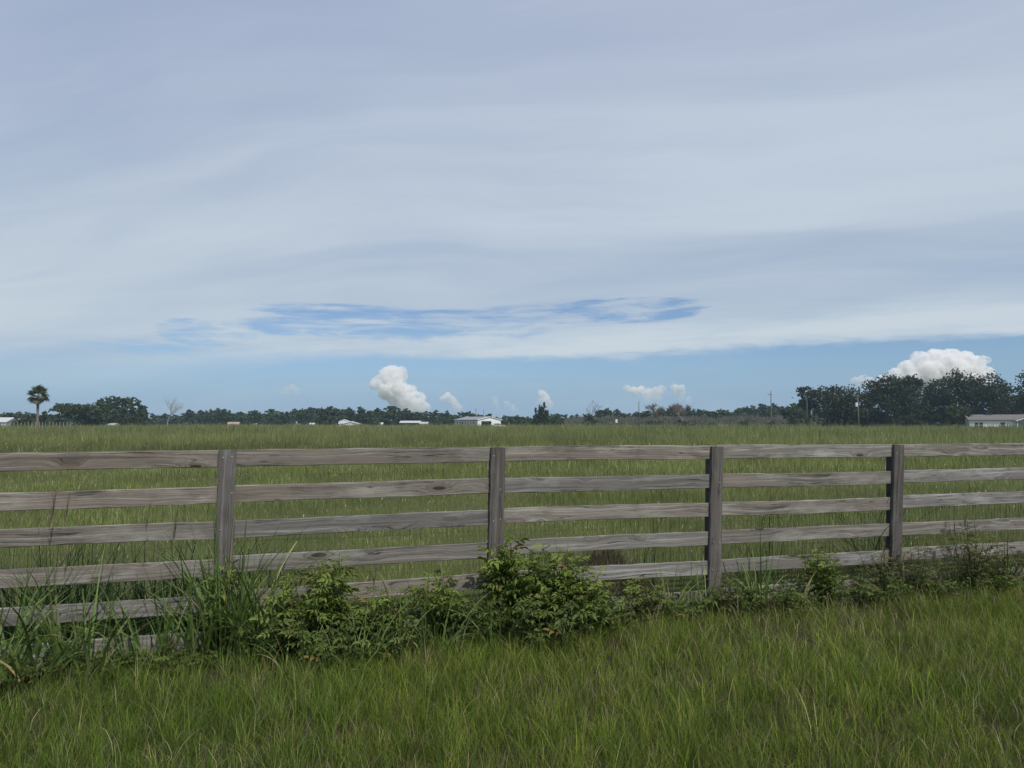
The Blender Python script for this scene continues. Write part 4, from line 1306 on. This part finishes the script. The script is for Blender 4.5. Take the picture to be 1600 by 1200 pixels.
# thin stakes in the pasture
for u, d, tv, lb in ((113, 62, 671, 'thin stake in the pasture below the broad dark oak'), (1280, 62, 671, 'thin stake in the pasture below the slim oak and dark pole'), (1366, 70, 672, 'thin stake in the pasture below the wide round oak')):
    e = empty('stake', (X_at(u, d), d, 0), 0, lb, 'stake')
    mb = MB()
    h = Z_at(tv, d)
    mb.tube([(0, 0, -.3), (.01, 0, h)], [.032, .028], 6)
    mb.build('shaft', M['dark_pole'], e)
    mb = MB()
    mb.tube([(.01, 0, h - .004), (.01, 0, h + .05)], [.036, .030], 6)
    mb.build('cap', M['grey_metal'], e)

# picket-like post fence by the palm
def post_fence():
    d = 146
    e = empty('post_fence', (X_at(0, d), d, 0), 0, 'row of pale pickets at the field edge before the palm', 'fence')
    uu, k = -60.0, 0
    zt = Z_at(659.5, d)
    x_first = x = None
    while uu < 112:
        x = X_at(uu, d) - X_at(0, d)
        mb = MB()
        h = zt + random.uniform(-.10, .10)
        mb.tube([(x, 0, -.2), (x, 0, h)], [.075, .06], 6)
        mb.build('picket', M['dead_wood'], e)
        x_first = x if x_first is None else x_first
        uu += random.uniform(4.6, 6.2)
    for z in (.55, 1.05, 1.5):
        mb = MB()
        mb.box(((x_first + x) / 2, .075, z), (x - x_first, .03, .03))
        mb.build('wire', M['wire'], e)
post_fence()

# ------------------------------------------------------------------ buildings
def gable(mb, W, D, H, RZ, ov=0.35, th=0.14, y0=None, y1=None, x0=0.0):
    """two roof slopes over a W x D plan, ridge along y at height RZ, eaves at H"""
    y0 = -ov if y0 is None else y0
    y1 = D + ov if y1 is None else y1
    s = (RZ - H) / (W / 2)
    e = H - s * ov
    poly = [(x0 - ov, e), (x0 + W / 2, RZ), (x0 + W + ov, e), (x0 + W + ov, e + th), (x0 + W / 2, RZ + th), (x0 - ov, e + th)]
    mb.prism(poly, y0, y1)
def window(parent, c, w, h, axis, out):
    """frame with a pane, set on a wall; axis x: wall along x; out: outward sign"""
    f, p = MB(), MB()
    t = .07
    def bx(mb, a, z, sa, sz, dep, o):
        if axis == 'x':
            mb.box((c[0] + a, c[1] + out * o, c[2] + z), (sa, dep, sz))
        else:
            mb.box((c[0] + out * o, c[1] + a, c[2] + z), (dep, sa, sz))
    bx(f, -w / 2 - t / 2, 0, t, h + 2 * t, .06, .033)
    bx(f, w / 2 + t / 2, 0, t, h + 2 * t, .06, .033)
    bx(f, 0, h / 2 + t / 2, w, t, .06, .033)
    bx(f, 0, -h / 2 - t / 2, w, t, .06, .033)
    bx(f, 0, 0, w, .05, .05, .030)
    bx(p, 0, 0, w, h, .02, .014)
    fo = f.build('window', M['trim'], parent)
    p.build('pane', M['glass'], fo)

def cream_house():
    d = 235
    e = empty('cream_house', (X_at(746, d), d, 0), R(40), 'cream house with shade-toned long walls, grey roof and a white gable front with a dark open bay', 'house')
    W, D, H, RZ = 9.8, 13.0, 3.15, 4.15
    # long walls and back as one shell; the gable front has an open bay
    w = MB()
    w.box((.075, D / 2, H / 2), (.15, D, H))
    w.box((W - .075, D / 2, H / 2), (.15, D, H))
    w.prism([(.15, 0), (W - .15, 0), (W - .15, H + .03), (W / 2, RZ), (.15, H + .03)], D - .15, D - .001)
    w.build('wall', M['shaded_cream_wall'], e)  # long walls carry their shaded side as a darker colour
    g = MB()
    g.prism([(-.003, 0), (1.5, 0), (1.5, H + .29), (-.003, H)], -.15, -.002)
    g.prism([(5.75, 0), (W + .003, 0), (W + .003, H), (5.75, RZ - .18)], -.15, -.002)
    g.prism([(1.5, 2.75), (5.75, 2.75), (5.75, RZ - .18), (W / 2, RZ), (1.5, H + .29)], -.15, -.002)
    g.build('gable_front', M['white_wall'], e)
    b = MB()
    b.box((3.6, 4.0, 1.4), (6.4, .12, 2.8))
    b.box((3.6, 2.0, .03), (6.2, 3.8, .06))
    b.box((1.36, 2.0, 1.4), (.12, 3.8, 2.8))
    b.box((5.9, 2.0, 1.4), (.12, 3.8, 2.8))
    b.box((3.6, 2.0, 2.86), (6.4, 3.8, .1))
    b.build('open_bay', M['dark_in'], e)
    q = MB()
    q.box((3.9, .9, 2.35), (3.3, .10, .16))
    q.build('beam', M['trim'], e)
    rf = MB()
    gable(rf, W, D, H + .02, RZ + .02)
    rf.build('roof', M['roof_grey'], e)
    tr = MB()
    tr.prism([(-.36, H - .09), (W / 2, RZ - .02), (W + .36, H - .09), (W + .36, H + .10), (W / 2, RZ + .19), (-.36, H + .10)], -.42, -.36)
    tr.build('roof_trim', M['trim'], e)
    for f in (.13, .27, .36, .70, .85):
        window(e, (0, D * (1 - f), 1.75), .62 if f != .36 else .9, 1.5, 'y', -1)
    window(e, (0, D * .5, 2.1), .5, .7, 'y', -1)
    c = MB()
    c.prism([(W + .02, H - .12), (W + 3.9, 2.35), (W + 3.9, 2.45), (W + .02, H - .02)], -.3, 6.0)
    c.build('carport_roof', M['roof'], e)
    for yy in (-.1, 5.8):
        pb = MB()
        pb.box((W + 3.7, yy, 1.17), (.12, .12, 2.34))
        pb.build('carport_post', M['trim'], e)
    pb = MB()
    pb.box((W + 1.9, 5.6, 1.2), (3.4, .1, 2.2))
    pb.build('carport_back', M['dark_in'], e)
cream_house()

def car(u, d, rz, label):
    e = empty('parked_car', (X_at(u, d), d, RISE), rz, label, 'car')
    b = MB()
    prof = [(-2.2, .35), (2.2, .35), (2.25, .62), (2.15, .88), (1.0, 1.0), (-2.1, 1.02), (-2.25, .85), (-2.25, .5)]
    b.prism(prof, -.88, .88)
    b.prism([(-1.75, 1.005), (1.0, .995), (.35, 1.50), (-1.35, 1.52)], -.76, .76)
    b.build('body', M['white_metal'], e)
    w = MB()
    for s in (-1, 1):
        w.prism([(-1.5, 1.06), (.75, 1.06), (.28, 1.43), (-1.25, 1.44)], s * .762, s * .772)
    w.prism([(.98, 1.03), (1.01, 1.03), (.42, 1.46), (.39, 1.46)], -.66, .66)
    w.build('window', M['glass'], e)
    for x in (-1.4, 1.4):
        for y in (-.80, .80):
            t = MB()
            t.tube([(x, y - .10, .33), (x, y + .10, .33)], .33, 14)
            wh = t.build('wheel', M['tyre'], e)
            h = MB()
            h.tube([(x, y - .115, .33), (x, y + .115, .33)], .18, 10)
            h.build('hub', M['grey_metal'], wh)
    for y in (-.6, .6):
        l = MB()
        l.box((2.22, y, .72), (.06, .34, .14))
        l.build('headlight', M['grey_metal'], e)
car(778.5, 226, R(12), 'white car parked before the carport of the cream house')

def white_house():
    d = 175
    e = empty('white_house', (X_at(1515, d), d, 0), R(-20.5), 'long low white house with brown-grey roof and porch before the oak grove', 'house')
    L, D, H, RZ = 22.0, 8.3, 2.85, 4.0
    w = MB()
    w.prism([(0, 0), (D, 0), (D, H), (D / 2, RZ), (0, H)], 0, L, axis='x')
    w.build('wall', M['white_wall'], e)
    g = MB()
    g.prism([(.0, 0), (D, 0), (D, H - .05), (D / 2, RZ - .05), (.0, H - .05)], -.03, -.002, axis='x')
    g.build('shaded_gable_end', M['grey_wall'], e)  # grey sheet paints the shaded end of the white house
    rf = MB()
    s = (RZ - H) / (D / 2)
    ov, th = .5, .16
    ey = H - s * ov
    rf.prism([(-ov, ey), (D / 2, RZ + .01), (D + ov, ey), (D + ov, ey + th), (D / 2, RZ + .01 + th), (-ov, ey + th)], -.35, L + .35, axis='x')
    r0 = rf.build('roof', M['roof'], e)
    v = MB()
    v.box((5.0, D / 2 - .3, RZ + .25), (1.5, .5, .25))
    v.build('roof_vent', M['dark_in'], r0)
    # board-and-batten strips of the front
    for xa, xb in ((.15, .9), (3.2, 6.1), (7.75, 9.0)):
        st = MB()
        xx = xa
        while xx < xb:
            st.box((xx, -.015, H / 2 - .1), (.05, .028, H - .25))
            xx += .41
        st.box(((xa + xb) / 2, -.010, .12), (xb - xa + .1, .018, .10))
        st.build('cladding', M['trim'], e)
    window(e, (1.45, 0, 1.55), .80, 1.25, 'x', -1)
    window(e, (2.40, 0, 1.55), .80, 1.25, 'x', -1)
    window(e, (6.9, 0, 1.55), 1.0, 1.35, 'x', -1)
    # cross-gabled porch
    px0, px1, py = 9.2, 16.2, -2.6
    p = MB()
    pw = px1 - px0
    prz = 3.75
    ps = (prz - 2.62) / (pw / 2)
    p.prism([(px0 - .3, 2.62 - ps * .3), (px0 + pw / 2, prz), (px1 + .3, 2.62 - ps * .3), (px1 + .3, 2.74 - ps * .3), (px0 + pw / 2, prz + .12), (px0 - .3, 2.74 - ps * .3)], py - .3, 1.5)
    p.build('porch_roof', M['roof'], e)
    t = MB()
    t.prism([(px0 - .3, 2.60 - ps * .3), (px0 + pw / 2, prz - .02), (px1 + .3, 2.60 - ps * .3), (px1 + .3, 2.78 - ps * .3), (px0 + pw / 2, prz + .16), (px0 - .3, 2.78 - ps * .3)], py - .36, py - .302)
    t.build('porch_trim', M['trim'], e)
    for x in (px0 + .1, px0 + pw / 2, px1 - .1):
        c = MB()
        c.box((x, py + .1, 1.28), (.16, .16, 2.56))
        c.build('porch_post', M['trim'], e)
    b = MB()
    b.box((px0 + pw / 2, -.02, 1.15), (pw - .6, .03, 2.3))
    b.build('porch_wall', M['grey_wall'], e)
    dr = MB()
    dr.box((px0 + 2.6, -.06, 1.05), (.95, .05, 2.1))
    dr.build('door', M['dark_in'], e)
white_house()

def barn(name, u, d, W, D, H, RZ, rz, wall, roof, label, cat, open_front=False):
    """ridge along x; the front faces -y"""
    e = empty(name, (X_at(u, d), d, 0), rz, label, cat)
    w = MB()
    if open_front:
        w.box((0, D - .05, H / 2), (W, .1, H))
        w.box((-W / 2 + .05, D / 2 - .05, H / 2), (.1, D - .1, H))
        w.box((W / 2 - .05, D / 2 - .05, H / 2), (.1, D - .1, H))
        w.build('wall', M['dark_in'], e)
        for i in range(5):
            p = MB()
            p.box((-W / 2 + .1 + (W - .2) * i / 4, .08, H / 2), (.14, .14, H))
            p.build('post', M['dark_pole'], e)
    else:
        w.prism([(0, 0), (D, 0), (D, H), (D / 2, RZ), (0, H)], -W / 2, W / 2, axis='x')
        w.build('wall', M[wall], e)
        dd = MB()
        dd.box((W * .2, -.02, H * .42), (W * .14, .04, H * .8))
        dd.build('door', M['dark_in'], e)
    s = (RZ - H) / (D / 2)
    ey = H - s * .3
    rf = MB()
    rf.prism([(-.3, ey + .01), (D / 2, RZ + .01), (D + .3, ey + .01), (D + .3, ey + .13), (D / 2, RZ + .13), (-.3, ey + .13)], -W / 2 - .3, W / 2 + .3, axis='x')
    rf.build('roof', M[roof], e)
    return e
barn('white_barn', 540, 290, 5.4, 6, 1.9, 2.75, R(4), 'white_wall', 'roof_white', 'white barn with a small raised peak beside the dark tufted tree', 'barn')
barn('raised_shed', 545.5, 294, 2.0, 4, 2.8, 3.6, R(90), 'white_wall', 'roof_white', 'small peaked white shed rising behind the white barn', 'shed')
barn('white_barn', 562, 286, 6.4, 6, 1.75, 2.55, R(90), 'white_wall', 'roof_white', 'lower white barn with its gable forward next to the barn with the raised peak', 'barn')
barn('open_shed', 640, 285, 7.8, 5, 2.25, 2.95, R(-3), 'dark_in', 'grey_metal' if False else 'roof_white', 'long open shed with pale roof and dark interior', 'shed', True)
barn('white_trailer', 661.5, 284, 2.9, 4, 1.9, 2.5, R(-3), 'white_wall', 'roof_white', 'small white shed set against the end of the long open shed', 'shed')
barn('white_shed', 593, 290, 2.3, 3, 1.7, 2.3, 0.1, 'white_wall', 'roof_white', 'little white shed just past the small pale green tree', 'shed')
barn('white_shed', 487, 280, 1.6, 3, 1.6, 2.1, 0.1, 'white_wall', 'roof_white', 'little white shed at the outer side of the dark tufted tree', 'shed')
barn('tan_shed', 364, 250, 3.4, 4, 1.7, 2.4, 0.2, 'shaded_cream_wall', 'roof_tan', 'tan roofed shed low against the far trees past the bare tree', 'shed')
barn('white_shed', 172, 205, 1.8, 3, 1.45, 1.9, 0, 'white_wall', 'roof_white', 'little white shed at the foot of the pine grove', 'shed')
barn('farm_building', -8, 215, 6.2, 8, 2.4, 3.7, R(6), 'grey_wall', 'roof_white', 'grey farm building with a white roof cut off by the picture edge', 'farm building')
barn('farm_building', 15.5, 220, 2.0, 6, 2.3, 3.4, R(0), 'grey_wall', 'roof_white', 'narrow white roofed building beside the cut-off farm building', 'farm building')
for u, w_, lb in ((1126.5, 1.5, 'low white box at the field edge, the wider of two'), (1135, .8, 'low white box at the field edge, the smaller of two')):
    e = empty('storage_box', (X_at(u, 240), 240, 0), 0, lb, 'box')
    mb = MB()
    mb.box((0, 0, .68), (w_, .9, 1.36))
    mb.build('body', M['white_metal'], e)
    mb = MB()
    mb.box((0, 0, 1.43), (w_ + .08, .98, .12))
    mb.build('lid', M['trim'], e)
e = empty('water_tank', (X_at(963, 245), 245, 0), 0, 'small white tank on a stand in the brush past the bush with bare canes', 'tank')
mb = MB()
mb.tube([(0, 0, 2.2), (0, 0, 3.2), (0, 0, 3.35)], [.42, .42, .2], 12)
mb.build('tank', M['white_metal'], e)
mb = MB()
for a, b in ((-.3, -.3), (.3, -.3), (-.3, .3), (.3, .3)):
    mb.box((a, b, 1.09), (.08, .08, 2.2))
mb.build('stand', M['pole'], e)

# ------------------------------------------------------------------ cumulus clouds far away
def cloud_mat(dens, thr):
    m, t = material('cloud_vapour')
    g = t.n('ShaderNodeTexCoord').outputs['Object']
    n = t.noise(g, 1 / 62.0, 5, 0.62, 0.4)
    z = t.xyz(g)[2]
    d = t.m('MULTIPLY', t.m('MULTIPLY', t.mr(n, thr, thr + .20, 0.02, 1.0, True), t.mr(z, -30.0, 120.0, 0.10, 1.0)), dens)
    v = t.n('ShaderNodeVolumePrincipled', {'Color': rgb(1.0, 0.995, 0.990), 'Density': d, 'Anisotropy': 0.0})
    t.n('ShaderNodeOutputMaterial', {'Volume': v.outputs[0]})
    return m
M['cloud'] = cloud_mat(0.034, 0.36)
M['cloud_thin'] = cloud_mat(0.024, 0.38)
tex = bpy.data.textures.new('cloud_lumps', 'CLOUDS')
tex.noise_scale = 60
tex.noise_depth = 5
def cloud(puffs, label, mat='cloud', Y=6500, vox=None, flat=1.0):
    k = Y / F
    r = random.Random(len(puffs) * 13 + int(puffs[0][0]))
    u0 = sum(p[0] for p in puffs) / len(puffs)
    v0 = max(p[1] for p in puffs)
    bm = bmesh.new()
    for (u, v, rad) in puffs:
        c = Vector((X_at(u, Y) - X_at(u0, Y), r.uniform(-.4, .4) * rad * k, Z_at(v, Y) - Z_at(v0, Y)))
        bmesh.ops.create_icosphere(bm, subdivisions=3, radius=rad * k, matrix=Matrix.Translation(c))
        for _ in range(9):                       # cauliflower knobs on the upper side
            a, b = r.uniform(0, 6.28), r.uniform(-.2, 1.2)
            q = Vector((math.cos(a) * math.cos(b), math.sin(a) * math.cos(b), math.sin(b))) * rad * k * .85
            bmesh.ops.create_icosphere(bm, subdivisions=2, radius=rad * k * r.uniform(.16, .38), matrix=Matrix.Translation(c + q))
    me = bpy.data.meshes.new('cloud')
    bm.to_mesh(me)
    bm.free()
    o = link('cloud', me, M[mat])
    o.location = (X_at(u0, Y), Y, Z_at(v0, Y))
    md = o.modifiers.new('union', 'REMESH')
    md.mode = 'VOXEL'
    md.voxel_size = vox or k * 1.0
    sm = o.modifiers.new('soften', 'SMOOTH')
    sm.iterations = 3 if len(puffs) != 23 else 9
    ds = o.modifiers.new('lumps', 'DISPLACE')
    ds.texture = tex
    ds.texture_coords = 'GLOBAL'
    ds.strength = 7.0 * k
    ds.mid_level = 0.5
    tag(o, label, 'cloud')
cloud([(604, 586, 13), (596, 596, 13), (612, 580, 11), (627, 581, 9), (630, 588, 7), (620, 592, 13), (586, 600, 9), (607, 606, 17), (625, 610, 16), (641, 612, 11), (637, 625, 17), (655, 622, 10), (652, 634, 15), (664, 636, 9), (645, 645, 16),
       (618, 624, 14), (628, 638, 14), (600, 616, 10)],
      'white leaning tower of cumulus cloud above the white barn and open shed')
cloud([(700, 618, 6), (697, 622, 7), (705, 625, 8), (711, 633, 8), (716, 639, 7), (690, 622, 4)], 'small leaning cumulus cloud just past the leaning tower of cloud', 'cloud')
cloud([(775, 624, 5), (774, 631, 6), (779, 638, 5)], 'little white cumulus puff above the peak of the cream house', 'cloud_thin')
cloud([(793, 632, 5), (799, 637, 6), (806, 642, 5)], 'fainter cumulus puff beside the carport of the cream house', 'cloud_thin')
cloud([(847, 616, 7), (851, 624, 9), (857, 633, 9), (846, 628, 7)], 'white cumulus cloud behind the dark upright tree', 'cloud')
cloud([(980, 606, 6), (990, 611, 8), (1002, 613, 9), (1013, 614, 9), (1025, 612, 8), (1036, 609, 7), (1012, 622, 8), (1028, 622, 8)], 'wide flat cumulus cloud above the narrower brown dead tree', 'cloud')
cloud([(1055, 606, 6), (1064, 607, 7), (1058, 614, 7), (1068, 613, 5), (1064, 622, 7), (1075, 626, 7)], 'small cumulus cloud above the wider brown dead tree', 'cloud_thin')
cloud([(u, v + 4, q * .95) for u, v, q in [(1440, 560, 16), (1463, 557, 17), (1488, 556, 16), (1510, 560, 16), (1530, 563, 13), (1544, 558, 7), (1420, 573, 16), (1400, 583, 13), (1450, 578, 24), (1485, 577, 26), (1520, 580, 23), (1545, 580, 11), (1425, 590, 18), (1395, 592, 13),
       (1470, 600, 24), (1510, 602, 24), (1430, 606, 20), (1400, 606, 14), (1547, 600, 14), (1380, 590, 9), (1535, 590, 18), (1450, 592, 22), (1365, 600, 10)]],
      'big domed cumulus cloud above the oak grove')
cloud([(1338, 596, 8), (1350, 594, 9), (1362, 595, 8), (1372, 597, 7), (1345, 602, 8), (1360, 604, 8)], 'low pale cumulus cloud between the spreading oak and the wide round oak', 'cloud_thin')
cloud([(447, 609, 7), (455, 606, 6), (461, 611, 6), (441, 612, 4)], 'faint small cumulus puff high over the dark tufted tree', 'cloud_thin')

# ------------------------------------------------------------------ haze
def haze():
    m, t = material('thin_air')
    v = t.n('ShaderNodeVolumePrincipled', {'Color': rgb(0.60, 0.80, 1.0), 'Density': 0.00026, 'Anisotropy': 0.0})
    t.n('ShaderNodeOutputMaterial', {'Volume': v.outputs[0]})
    mb = MB()
    mb.box((0, 330, 11.5), (1500, 900, 25))
    o = mb.build('haze', m)
    tag(o, 'thin pale air over the pasture', 'haze', kind='stuff')
haze()
